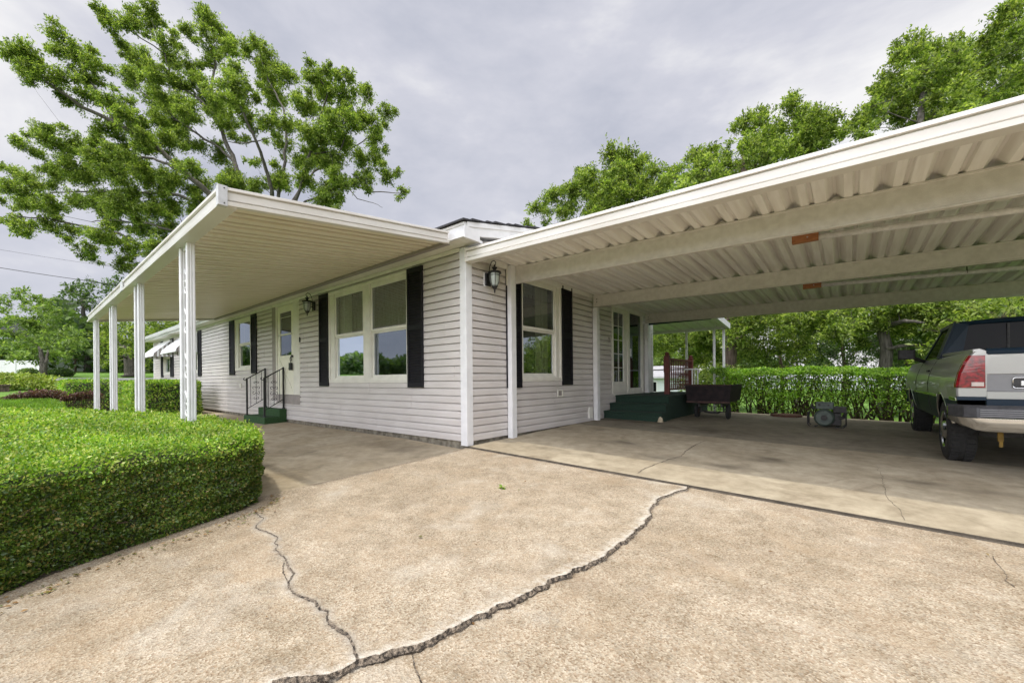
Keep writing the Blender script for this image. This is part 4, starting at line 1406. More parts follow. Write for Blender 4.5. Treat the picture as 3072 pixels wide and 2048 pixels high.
m = MB(); m.box((gx + .02, gy - .10, gz + .06), (gx + .22, gy + .20, gz + .30)); m.box((gx + .10, gy - .16, gz + .31), (gx + .30, gy + .12, gz + .42)); m.tube([(gx + .18, gy - .1, gz + .2), (gx + .27, gy - .1, gz + .22), (gx + .29, gy - .12, gz + .33)], .03, 10)
m.build('engine', M_genedk, gn, .01)
m = MB(); m.tube([(gx - .20, gy, gz + .36), (gx - .24, gy, gz + .42), (gx - .24, gy, gz + .46)], .03, 10); m.build('fuel_cap', M_genedk, gn)
# octagonal board at the slab edge
m = MB(); m.disc((3.2, 7.72, .045), (0, 0, 1), [(0, .33), (.05, .33)], 8); tagp(m.build('octagonal_board', pm('brown_board', (.10, .045, .03), .8, .3, 14)), 'flat brown octagonal board lying at the back edge of the carport floor', 'board')

# ------------------------------------------------------------------ pickup truck
def truck():
    t = empty('pickup_truck', (6.3, 4.7, -.03), 'silver and dark blue pickup truck parked under the carport, tail towards us', 'pickup truck')
    gz = -.035
    xL, xR = 5.30, 7.36
    xc = (xL + xR) / 2
    hw = xc - xL
    yr, yf = 2.25, 8.0
    yw1, yw2, R = 3.10, 6.40, .37
    # half-width at height
    zs_k = [.42, .60, .76, .90, 1.02, 1.14, 1.22, 1.26]
    hw_k = [hw - .06, hw - .02, hw - .005, hw, hw - .02, hw - .06, hw - .10, hw - .135]

    def H(z): return float(np.interp(z, zs_k, hw_k))
    ys = sorted(set([round(v, 3) for v in np.linspace(yr, yf, 34)] + [round(yw1 + s * R * 1.22 * math.sin(a), 3) for a in np.linspace(0, math.pi / 2, 9) for s in (-1, 1)] + [round(yw2 + s * R * 1.22 * math.sin(a), 3) for a in np.linspace(0, math.pi / 2, 9) for s in (-1, 1)]))
    def bottom(y):
        zb = .50 if y < yw1 else (.42 if y < yw2 else .46)
        for yw in (yw1, yw2):
            d = abs(y - yw); RR = R * 1.22
            if d <= RR: zb = max(zb, .37 + gz + math.sqrt(max(0, RR * RR - d * d)))
        return zb
    def flare(y, z):
        f = 0
        for yw in (yw1, yw2):
            d = math.hypot(y - yw, z - (.37 + gz))
            f = max(f, math.exp(-((d - R * 1.26) / .07) ** 2) if d > R * 1.2 else 0)
        return .022 * f
    levels = [0, .60, .68, .74, .80, .86, .93, 1.0, 1.07, 1.14, 1.22, 1.26]

    def side(sg, zlo, zhi, mat, name, ya=yr, yb=yf):
        m = MB()
        yy = [y for y in ys if ya - 1e-6 <= y <= yb + 1e-6]
        lv = [zlo] + [l for l in levels if zlo < l < zhi] + [zhi]
        V = []
        for y in yy:
            zb = bottom(y)
            ztop = zhi if y < 6 else zhi - .05 * (y - 6) / 2 * (1 if zhi > 1.2 else 0)
            for l in lv:
                z = max(min(l, ztop), min(zb, ztop))
                nose = .10 * max(0, (y - 7.4) / .6) ** 2
                V.append((xc + sg * (H(z) + flare(y, z) - nose), y, z))
        n = len(lv)
        m.add(V, [(i * n + j, (i + 1) * n + j, (i + 1) * n + j + 1, i * n + j + 1) for i in range(len(yy) - 1) for j in range(n - 1)])
        return m.build(name, mat, t, smooth=True)
    for sg in (-1, 1):
        side(sg, .40, .735, M_paint_blue, 'lower_side')
        side(sg, .735, 1.26, M_paint_silver, 'body_side')
    for sg in (-1, 1):   # bright side moulding
        m = MB()
        for a, b_ in ((yr + .02, yw1 - R * 1.24), (yw1 + R * 1.24, yw2 - R * 1.24), (yw2 + R * 1.24, yf - .15)):
            m.box((xc + sg * (H(.75) + .002) - .006, a, .725), (xc + sg * (H(.75) + .002) + .010, b_, .762))
        m.build('side_moulding', M_chrome, t, .004)
    for sg in (-1, 1):
        for yw in (yw1, yw2):
            m = MB()
            pts = [(xc + sg * (H(.37 + gz + R * 1.22 * math.sin(a)) + .012), yw + R * 1.22 * math.cos(a), .37 + gz + R * 1.22 * math.sin(a)) for a in np.linspace(.25, math.pi - .25, 22)]
            m.tube(pts, .016, 8)
            m.build('wheel_arch', M_chrome, t, smooth=True)
    # inner wheel wells and underbody
    m = MB(); m.box((xL + .16, yr + .10, .50), (xR - .16, 7.8, .62)); m.box((xc - .45, 1.95, .36), (xc - .33, 7.2, .50)); m.box((xc + .33, 1.95, .36), (xc + .45, 7.2, .50))
    m.box((xL + .30, yw1 - .05, .28), (xR - .30, yw1 + .05, .38)); m.disc((xc, yw1, .33), (0, 1, 0), [(-.16, .06), (-.1, .14), (.1, .14), (.16, .06)], 16)
    m.build('chassis', M_genedk, t)
    # bed: rails, inner walls, floor
    for sg in (-1, 1):
        m = MB()
        m.prism([(0, 0), (.10, .0), (.10, .018), (.05, .045), (0, .035)], (xc + sg * (hw - .13), yr + .01, 1.245), (xc + sg * (hw - .13), 4.12, 1.275), (-sg, 0, 0))
        m.build('bed_rail', M_paint_silver, t, .006)
    m = MB(); m.box((xL + .24, yr + .08, .75), (xL + .26, 4.12, 1.26)); m.box((xR - .26, yr + .08, .75), (xR - .24, 4.12, 1.26)); m.box((xL + .24, yr + .08, .73), (xR - .24, 4.12, .76)); m.build('bed', M_paint_blue, t)
    # tail pillars that carry the lamps
    for sg in (-1, 1):
        m = MB()
        lv = np.linspace(.74, 1.26, 9)
        V = []
        for z in lv:
            V += [(xc + sg * H(z), yr + .10, z), (xc + sg * (H(z) - .004), yr + .02, z), (xc + sg * (H(z) - .02), yr, z), (xc + sg * (hw - .235 + .02 * (1.26 - z)), yr - .004, z), (xc + sg * (hw - .235), yr + .06, z)]
        m.add(V, [(i * 5 + j, i * 5 + j + 1, (i + 1) * 5 + j + 1, (i + 1) * 5 + j) for i in range(8) for j in range(4)] + [tuple(40 + j for j in range(5))])
        m.build('corner_panel', M_paint_tail, t)
        m = MB()
        lv = np.linspace(.87, 1.215, 12); V = []
        for z in lv:
            V += [(xc + sg * (H(z) + .003), yr + .055, z), (xc + sg * (H(z) - .002), yr + .002, z), (xc + sg * (H(z) - .022), yr - .018, z), (xc + sg * (hw - .215 + (1.215 - z) * .10 * 0), yr - .022, z), (xc + sg * (hw - .215), yr + .02, z)]
        m.add(V, [(i * 5 + j, i * 5 + j + 1, (i + 1) * 5 + j + 1, (i + 1) * 5 + j) for i in range(11) for j in range(4)] + [tuple(55 + j for j in range(5)), (4, 3, 2, 1, 0)])
        tl = m.build('taillight', M_redlens, t)
        m = MB(); m.box((xc + sg * (hw - .16) - .045, yr - .026, .885), (xc + sg * (hw - .16) + .045, yr - .0225, .93)); m.build('reversing_lens', M_clearlens, tl, .002)
        m = MB()
        for zz in (.945, .965, 1.03, 1.05, 1.12, 1.14): m.box((xc + sg * (hw - .13) - .075, yr - .0262, zz), (xc + sg * (hw - .13) + .065, yr - .0224, zz + .006))
        m.build('lens_rib', M_redlens, tl)
        m = MB()
        m.box((xc + sg * (hw - .12) - .11, yr - .006, .735), (xc + sg * (hw - .12) + .105, yr + .06, .775)); m.build('corner_trim', M_paint_blue, t, .003)
    # tailgate
    gx0, gx1 = xL + .225, xR - .225
    def tg(z0, z1, mat, nm, out=.0, bev=.006, parent=t):
        m = MB(); m.box((gx0, yr - out, z0), (gx1, yr + .06, z1)); return m.build(nm, mat, parent, bev)
    TG = tg(1.012, 1.222, M_paint_tail, 'tailgate', .004)
    m = MB(); m.prism([(-.06, 0), (.004, 0), (.012, .03), (-.01, .062), (-.06, .066)], (gx0, yr, 1.2235), (gx1, yr, 1.2235), (0, -1, 0)); m.build('tailgate_cap', M_paint_blue, TG, .005)
    m = MB(); m.box((gx0, yr - .0, .832), (gx1, yr + .06, 1.011)); m.build('tailgate_band', M_band, TG, .003)
    m = MB(); m.box((gx0, yr - .006, .71 + .04), (gx1, yr + .06, .831)); m.build('lower_tailgate', M_paint_tail, TG, .006)
    m = MB(); m.box((gx0, yr - .001, .665), (gx1, yr + .06, .749)); m.build('tailgate_trim', M_paint_blue, TG, .003)
    # chrome bordered recess on the band
    hx0, hx1, hz0, hz1 = 5.705, 6.02, .868, .975
    ring = []
    for (cx_, cz_, a0) in ((hx0 + .02, hz0 + .02, 180), (hx1 - .02, hz0 + .02, 270), (hx1 - .02, hz1 - .02, 0), (hx0 + .02, hz1 - .02, 90)):
        for a in (0, 30, 60, 90):
            tt = math.radians(a0 + a); ring.append((cx_ + .02 * math.cos(tt), yr - .006, cz_ + .02 * math.sin(tt)))
    m = MB(); m.tube(ring + [ring[0]], .006, 8); m.build('handle_frame', M_chrome, TG, smooth=True)
    m = MB(); m.box((hx0 + .008, yr - .004, hz0 + .006), (hx1 - .008, yr - .001, hz1 - .006)); m.build('handle_recess', M_genedk, TG)
    m = MB(); m.box((hx0 + .05, yr - .014, hz0 + .022), (hx1 - .04, yr - .0045, hz1 - .03)); m.build('handle', M_alu, TG, .005)
    # bumper
    m = MB()
    V = []; n = 26
    pr = [(.0, .02), (-.055, .0), (-.075, -.06), (-.07, -.14), (-.03, -.215), (.02, -.235), (.04, -.1)]
    for i in range(n + 1):
        s = i / n * 2 - 1
        x = xc + s * (hw + .045)
        bk = .0 if abs(s) < .86 else ((abs(s) - .86) / .14) ** 2 * .30
        up = 0 if abs(s) < .80 else ((abs(s) - .8) / .2) ** 1.5 * .11
        for k, (a, z) in enumerate(pr):
            V.append((x, yr - .16 + a + bk, .645 + z + (up if z < -.1 else 0)))
    k = len(pr)
    m.add(V, [(i * k + j, (i + 1) * k + j, (i + 1) * k + (j + 1) % k, i * k + (j + 1) % k) for i in range(n) for j in range(k)] + [tuple(range(k)), tuple(n * k + j for j in range(k))])
    BP = m.build('bumper', M_chrome, t, smooth=True)
    m = MB(); V = []
    pr2 = [(.06, .045), (-.055, .042), (-.082, .02), (-.088, -.03), (-.088, -.075), (-.07, -.085)]
    for i in range(n + 1):
        s = i / n * 2 - 1
        x = xc + s * (hw + .05)
        bk = .0 if abs(s) < .86 else ((abs(s) - .86) / .14) ** 2 * .30
        for a, z in pr2: V.append((x, yr - .16 + a + bk, .645 + z))
    k = len(pr2)
    m.add(V, [(i * k + j, (i + 1) * k + j, (i + 1) * k + j + 1, i * k + j + 1) for i in range(n) for j in range(k - 1)])
    m.build('bumper_pad', M_bumperpad, BP)
    m = MB()
    for zz in (.585, .605, .625, .645): m.box((xL + .14, yr - .252, zz), (xR - .14, yr - .247, zz + .007))
    m.build('pad_rib', M_band, BP)
    m = MB(); m.box((5.62, yr + .10, .30), (5.66, yr + .13, .42)); m.box((5.63, yr + .10, .24), (5.655, yr + .12, .30)); m.build('yellow_tag', M_yellow, t)
    # cab
    cb0, cb1, zr_, hr = 4.15, 6.0, 1.80, hw - .30
    zb_ = 1.25
    def frame(y, z, hwid, zz): return None
    m = MB()
    roof = []
    for (y, dz, dw) in ((cb0 + .02, -.06, .02), (cb0 + .10, -.015, 0), (cb0 + .35, .0, 0), (5.1, .01, 0), (5.30, -.03, .01)):
        row = []
        for s in np.linspace(-1, 1, 13):
            row.append((xc + s * (hr + .02 - dw), y, zr_ + dz - .055 * abs(s) ** 5))
        roof += row
    m.add(roof, [(i * 13 + j, (i + 1) * 13 + j, (i + 1) * 13 + j + 1, i * 13 + j + 1) for i in range(4) for j in range(12)])
    # rear frame of the cab
    def quad(a, b_, c, d, th=.03): pass
    zw0, zw1 = 1.30, 1.70
    hb = hw - .12
    def hcab(z): return float(np.interp(z, [1.25, 1.78], [hb, hr + .01]))
    for sg in (-1, 1):   # C pillars seen from the back, and side frames
        m.add([(xc + sg * hcab(1.25), cb0, 1.25), (xc + sg * (hcab(1.25) - .20), cb0 - .01, 1.25), (xc + sg * (hcab(1.7) - .13), cb0 + .01, 1.71), (xc + sg * hcab(1.74), cb0 + .04, 1.745)], [(0, 1, 2, 3)])
        m.add([(xc + sg * hcab(1.25), cb0, 1.25), (xc + sg * hcab(1.74), cb0 + .04, 1.745), (xc + sg * hcab(1.74), cb0 + .32, 1.745), (xc + sg * hcab(1.25), cb0 + .26, 1.25)], [(0, 1, 2, 3)])
        m.add([(xc + sg * hcab(1.25), 6.05, 1.25), (xc + sg * hcab(1.25), 5.92, 1.25), (xc + sg * hcab(1.72), 5.22, 1.73), (xc + sg * hcab(1.73), 5.30, 1.75)], [(0, 1, 2, 3)])
        m.add([(xc + sg * hcab(1.69), cb0 + .1, 1.70), (xc + sg * hcab(1.69), 5.26, 1.70), (xc + sg * hcab(1.75), 5.30, 1.755), (xc + sg * hcab(1.75), cb0 + .05, 1.755)], [(0, 1, 2, 3)])
    m.add([(xc - hcab(1.7) + .10, cb0 + .01, 1.71), (xc + hcab(1.7) - .10, cb0 + .01, 1.71), (xc + hr, cb0 + .04, 1.745), (xc - hr, cb0 + .04, 1.745)], [(0, 1, 2, 3)])
    m.add([(xc - hb + .17, cb0 - .01, 1.25), (xc + hb - .17, cb0 - .01, 1.25), (xc + hb - .175, cb0 - .005, 1.31), (xc - hb + .175, cb0 - .005, 1.31)], [(0, 1, 2, 3)])
    m.add([(xc - hb, cb0, .75), (xc + hb, cb0, .75), (xc + hb, cb0, 1.25), (xc - hb, cb0, 1.25)], [(0, 1, 2, 3)])
    CB = m.build('cab', M_paint_blue, t, smooth=False)
    md = CB.modifiers.new('thick', 'SOLIDIFY'); md.thickness = .02
    m = MB()
    m.add([(xc - hb + .165, cb0 + .012, 1.30), (xc + hb - .165, cb0 + .012, 1.30), (xc + hcab(1.7) - .095, cb0 + .03, 1.715), (xc - hcab(1.7) + .095, cb0 + .03, 1.715)], [(0, 1, 2, 3)])
    RW = m.build('rear_window', M_carglass, CB)
    m = MB()
    for xx in (xc - .28, xc + .28): m.box((xx - .012, cb0 + .002, 1.31), (xx + .012, cb0 + .008, 1.70))
    m.build('window_bar', M_genedk, CB)
    m = MB()
    for sg in (-1, 1):
        m.add([(xc + sg * (hcab(1.25) - .01), cb0 + .25, 1.25), (xc + sg * (hcab(1.25) - .01), 5.93, 1.25), (xc + sg * (hcab(1.7) - .01), 5.24, 1.71), (xc + sg * (hcab(1.7) - .01), cb0 + .31, 1.71)], [(0, 1, 2, 3)])
    m.add([(xc - hb, 6.04, 1.25), (xc + hb, 6.04, 1.25), (xc + hr, 5.29, 1.75), (xc - hr, 5.29, 1.75)], [(0, 1, 2, 3)])
    m.build('side_window', M_carglass, CB)
    m = MB()
    for sg in (-1, 1): m.tube([(xc + sg * (hcab(1.26) + .012), cb0 + .2, 1.262), (xc + sg * (hcab(1.26) + .012), 6.0, 1.262)], .009, 6)
    m.build('window_moulding', M_chrome, CB)
    m = MB()
    hood = []
    for (y, z) in ((6.02, 1.25), (6.3, 1.255), (7.0, 1.22), (7.7, 1.16), (7.98, 1.08)):
        for s in np.linspace(-1, 1, 9): hood.append((xc + s * (hw - .12), y, z - .03 * abs(s) ** 3))
    m.add(hood, [(i * 9 + j, (i + 1) * 9 + j, (i + 1) * 9 + j + 1, i * 9 + j + 1) for i in range(4) for j in range(8)])
    m.add([(xL + .06, yf, .45), (xR - .06, yf, .45), (xR - .1, yf, 1.10), (xL + .1, yf, 1.10)], [(0, 1, 2, 3)])
    m.build('bonnet', M_paint_blue, t, smooth=True)
    # door shut lines and handle on both sides
    m = MB()
    for sg in (-1, 1):
        for y in (4.32, 5.72):
            m.tube([(xc + sg * (H(z) + .0), y, z) for z in (.50, .6, .7, .8, .9, 1.0, 1.1, 1.2, 1.25)], .005, 5)
    D = m.build('door_line', M_genedk, t)
    for sg in (-1, 1):
        m = MB(); m.box((xc + sg * (H(1.08) + .012) - .012, 4.42, 1.06), (xc + sg * (H(1.08) + .012) + .012, 4.60, 1.09))
        m.build('door_handle', M_genedk, t, .005)
    # mirrors
    for sg in (-1, 1):
        m = MB()
        x_a, x_b = xc + sg * (hw + .01), xc + sg * (hw + .23)
        xa_, xb_ = min(x_a, x_b), max(x_a, x_b)
        m.box((xa_ - .0, 5.60, 1.29), (xb_, 5.68, 1.46))
        m.tube([(xc + sg * (hw - .12), 5.75, 1.25), (xc + sg * (hw - .05), 5.70, 1.27), (xc + sg * (hw + .02), 5.66, 1.31)], .035, 8)
        MR = m.build('wing_mirror', M_genedk, t, .02, segs=3)
        m = MB(); m.box((xa_ + .015, 5.594, 1.305), (xb_ - .03, 5.599, 1.445)); m.build('mirror_glass', M_bumperpad, MR, .003)
    # wheels
    for yw in (yw1, yw2):
        for sg in (-1, 1):
            xo = xc + sg * (hw - .005)
            m = MB()
            z = R + gz
            m.disc((xo, yw, z), (-sg, 0, 0), [(.02, .20), (.004, .235), (.0, .30), (.012, .345), (.035, .365), (.05, .37), (.20, .37), (.235, .355), (.25, .30), (.25, .2)], 40)
            for a in range(40):
                th = 2 * math.pi * a / 40
                for w0, w1 in ((.03, .10), (.15, .22)):
                    th2 = th + (.08 if w0 > .1 else 0)
                    c0 = Vector((xo - sg * w0, yw + R * math.cos(th2), z + R * math.sin(th2)))
                    n0 = Vector((0, math.cos(th2), math.sin(th2))); tt = Vector((0, -math.sin(th2), math.cos(th2)))
                    e = Vector((-sg * (w1 - w0), 0, 0))
                    q = [c0 + tt * .016, c0 - tt * .016, c0 - tt * .016 + e, c0 + tt * .016 + e]
                    q2 = [v + n0 * .008 for v in q]
                    q = [v - n0 * .01 for v in q]
                    m.add(q + q2, [(4, 5, 6, 7), (0, 1, 5, 4), (1, 2, 6, 5), (2, 3, 7, 6), (3, 0, 4, 7)])
            W = m.build('wheel', M_rubber, t)
            m = MB(); m.disc((xo - sg * .0, yw, z), (-sg, 0, 0), [(-.008, .06), (-.004, .09), (.04, .13), (.03, .19), (.008, .212), (.004, .225), (.02, .23)], 32)
            m.build('rim', M_chrome, W, smooth=True)
            m = MB()
            for a in range(6):
                th = 2 * math.pi * a / 6 + .2
                c0 = Vector((xo - sg * .024, yw + .155 * math.cos(th), z + .155 * math.sin(th)))
                m.disc(c0, (-sg, 0, 0), [(-.006, .026), (.0, .028)], 10)
            m.build('rim_hole', M_genedk, W)
    return t


truck()

# ------------------------------------------------------------------ vegetation
def hedge_leaf_cloud(P, Nn, size, name, mat, parent, spread=.8, aspect=.55):
    D = unit(Nn * .55 + rdir(len(P)) * spread)
    U = unit(Nn + rdir(len(P)) * .5)
    return leaves(name, P, D, U, size, mat, parent, aspect)


def lump(x, y, z=0):
    return (np.sin(x * 5.1 + np.sin(y * 3.3 + z * 4)) + np.sin(y * 6.3 + np.cos(x * 4.1) + z * 3) + .6 * np.sin(x * 13 + y * 11 + z * 9)) / 2.6


# foreground boxwood ---------------------------------------------------------
HB = np.array([(-4.6, -2.85), (-3.2, -2.62), (-1.6, -2.52), (-.7, -2.58), (-.1, -2.72), (.22, -2.84), (.38, -3.02), (.47, -3.3), (.58, -3.75), (.72, -4.15), (.95, -4.6), (1.3, -5.2), (1.8, -6.2), (-1, -6.3), (-4.6, -6.0), (-5.0, -4.5)])


def bdist(P):
    n = len(HB)
    best = np.full(len(P), 1e9)
    for i in range(n):
        a, b = HB[i], HB[(i + 1) % n]
        d = b - a
        t = (((P - a) @ d) / (d ** 2).sum()).clip(0, 1)
        q = P - (a + t[:, None] * d)
        best = np.minimum(best, np.sqrt((q ** 2).sum(1)))
    return best


def inpoly(P, poly):
    ins = np.zeros(len(P), bool)
    n = len(poly)
    j = n - 1
    for i in range(n):
        xi, yi = poly[i]; xj, yj = poly[j]
        c = ((yi > P[:, 1]) != (yj > P[:, 1])) & (P[:, 0] < (xj - xi) * (P[:, 1] - yi) / (yj - yi + 1e-12) + xi)
        ins ^= c
        j = i
    return ins


def box_top(P, d):
    r = .13
    H = .52 + .20 * sstep(0, 2.2, d) + .025 * lump(P[:, 0], P[:, 1])
    dd = np.clip(r - d, 0, r)
    return H - (r - np.sqrt(np.maximum(r * r - dd * dd, 0)))


hb = empty('boxwood_hedge', (-1.5, -4, -.15), 'big clipped boxwood hedge in the left foreground beside the driveway', 'hedge')
# inner twiggy mass
gxs = np.arange(-5.1, 2.0, .06); gys = np.arange(-6.4, -2.4, .06)
GX, GY = np.meshgrid(gxs, gys, indexing='ij')
Pp = np.stack([GX.ravel(), GY.ravel()], 1)
ins = inpoly(Pp, HB); dd = bdist(Pp)
sdv = np.where(ins, dd, -dd)
Zc = np.where(sdv > .19, box_top(Pp, np.maximum(sdv - .12, 0)) - .09, -.25)
nx, ny = len(gxs), len(gys)
ii = np.arange(nx - 1)[:, None] * ny + np.arange(ny - 1)[None, :]
Fc = np.stack([ii, ii + ny, ii + ny + 1, ii + 1], -1).reshape(-1, 4)
keep = (sdv[Fc] > .10).any(1)
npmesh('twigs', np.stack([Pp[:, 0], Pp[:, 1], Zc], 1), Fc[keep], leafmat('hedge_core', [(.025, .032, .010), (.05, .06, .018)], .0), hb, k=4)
# top leaves, denser near the camera
N0 = 430000
P = np.stack([rng.uniform(-5, 1.9, N0), rng.uniform(-6.3, -2.5, N0)], 1)
ins = inpoly(P, HB)
P = P[ins]
dcam = np.hypot(P[:, 0] - CAM.x, P[:, 1] - CAM.y)
P = P[rng.random(len(P)) < np.clip((3.6 / dcam) ** 1.6, .12, 1)]
P = P[P[:, 1] > -5.2]
d = bdist(P)
Z = box_top(P, d) + rng.normal(0, .018, len(P)) - rng.random(len(P)) ** 2 * .06
e = .02
dx = (box_top(P + [e, 0], bdist(P + [e, 0])) - box_top(P - [e, 0], bdist(P - [e, 0]))) / (2 * e)
dy = (box_top(P + [0, e], bdist(P + [0, e])) - box_top(P - [0, e], bdist(P - [0, e]))) / (2 * e)
Nn = unit(np.stack([-dx.clip(-3, 3), -dy.clip(-3, 3), np.ones(len(P))], 1))
dc = np.hypot(P[:, 0] - CAM.x, P[:, 1] - CAM.y)
hedge_leaf_cloud(np.column_stack([P, Z]), Nn, np.clip(.0195 * (dc / 4) ** .5, .018, .034), 'foliage', box_leaf, hb)
# pale new growth in patches over the crown
mk = (lump(P[:, 0] * .7 + 2, P[:, 1] * .9) + rng.normal(0, .5, len(P)) > .35) & (rng.random(len(P)) < .22)
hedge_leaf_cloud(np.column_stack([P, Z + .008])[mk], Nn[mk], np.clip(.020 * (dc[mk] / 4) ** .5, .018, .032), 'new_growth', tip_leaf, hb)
# upright stray shoots
k_ = rng.choice(len(P), 420, replace=False)
SP, SD = [], []
for q in k_:
    b0 = np.array([*P[q], Z[q]])
    dd_ = unit((Nn[q] + rng.normal(0, .35, 3))[None])[0]
    for j in range(7):
        SP.append(b0 + dd_ * .009 * j); SD.append(dd_ * .7 + rng.normal(0, .6, 3))
hedge_leaf_cloud(np.array(SP), np.array(SD), .02, 'new_growth', tip_leaf, hb)
# side leaves
seg = HB[2:13]
lens = np.hypot(*(seg[1:] - seg[:-1]).T)
cum = np.r_[0, np.cumsum(lens)]
n = 170000
t = rng.uniform(0, cum[-1], n)
k = np.clip(np.searchsorted(cum, t) - 1, 0, len(lens) - 1)
w = ((t - cum[k]) / lens[k])[:, None]
a = seg[k] * (1 - w) + seg[k + 1] * w
tg_ = unit(seg[k + 1] - seg[k])
nrm = np.stack([-tg_[:, 1], tg_[:, 0]], 1)
# outward is away from the centre
cen = np.array([-1.5, -4.0])
nrm *= np.sign(((a - cen) * nrm).sum(1))[:, None]
h = rng.random(n) ** .9
zb = gnp(a[:, 0], a[:, 1]) - .02
zt = .42
Z = zb + (zt - zb) * h + rng.normal(0, .01, n)
inset = -.03 - .035 * lump(t * 1.3, Z * 6) - rng.random(n) ** 2 * .07 - .04 * (1 - h) ** 4
thin = (rng.random(n) > (.25 + .35 * (lump(t * 2.2 + 3, Z * 9 + 1) > .35)) * (h < .85))
Pn = a + nrm * inset[:, None]
m_ = thin & (a[:, 1] > -5.4)
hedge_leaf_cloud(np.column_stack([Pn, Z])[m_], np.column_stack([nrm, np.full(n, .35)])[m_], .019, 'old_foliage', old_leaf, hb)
# a few bare twigs showing on the cut face, and trailing shoots on the ground
mb = MB()
r_ = random.Random(5)
for _ in range(150):
    t0 = r_.uniform(1.2, cum[-1] - .8)
    kk = int(np.clip(np.searchsorted(cum, t0) - 1, 0, len(lens) - 1))
    ww = (t0 - cum[kk]) / lens[kk]
    p = seg[kk] * (1 - ww) + seg[kk + 1] * ww
    tt = (seg[kk + 1] - seg[kk]) / lens[kk]
    nn = np.array([-tt[1], tt[0]]); nn *= np.sign(((p - cen) * nn).sum())
    z = r_.uniform(.0, .40)
    pts = []
    q = p - nn * .09
    for s in range(5):
        pts.append((q[0], q[1], z)); q = q + tt * r_.uniform(-.05, .09) + nn * r_.uniform(.0, .03); z += r_.uniform(-.01, .04)
    mb.tube(pts, [.004, .0035, .003, .002, .001], 5)
mb.build('stems', M_twig, hb)
# bed soil along the hedge foot
mb = MB()
pl = [tuple(p) for p in HB[3:13]]
V = []
for i, (x, y) in enumerate(pl):
    nx_, ny_ = x + 1.5, y + 4.0; l = math.hypot(nx_, ny_)
    o_ = -.07
    V.append((x + nx_ / l * o_, y + ny_ / l * o_, g(x, y) + .012)); V.append((x - nx_ / l * .5, y - ny_ / l * .5, g(x, y) + .02))
mb.add(V, [(2 * i, 2 * i + 2, 2 * i + 3, 2 * i + 1) for i in range(len(pl) - 1)])
tagp(mb.build('hedge_bed_soil', M_soil), kind='structure')
# fallen leaves and twigs
litter = []
for i in range(420):
    x, y = rng.uniform(.4, 6.2), rng.uniform(-4.6, 6.5)
    if rng.random() < .8:
        kx = rng.uniform(2, 10); p = HB[int(kx)] * (1 - kx % 1) + HB[min(int(kx) + 1, 12)] * (kx % 1); x, y = p[0] + .06 + abs(rng.normal(0, .09)), p[1] + .05 + rng.normal(0, .03)
    if x < .1: continue
    litter.append((x, y, g(x, y) + .012))
litter = np.array(litter)
fl = leaves('fallen_leaves', litter, unit(rdir(len(litter)) * [1, 1, .15]), np.tile([0, 0, 1.0], (len(litter), 1)) + rdir(len(litter)) * .3, .026, leafmat('fallen_leaf', [(.10, .05, .02), (.30, .17, .06), (.10, .14, .03), (.16, .09, .04)], .1), None, .45)
tagp(fl, kind='stuff')
p0 = Vector((*gp(440, 595, 1350, 1250, .3614), 0))
q = rdir(14) * [1, 1, .25]
sp_ = np.array([[p0.x, p0.y, g(p0.x, p0.y) + .014]] * 14) + rdir(14) * .012 * [1, 1, .2]
tagp(leaves('leaf_sprig', sp_, q, np.tile([0, 0, 1.0], (14, 1)), .040, box_leaf, None, .5), 'small green leafy sprig lying on the pale driveway', 'leaf sprig')


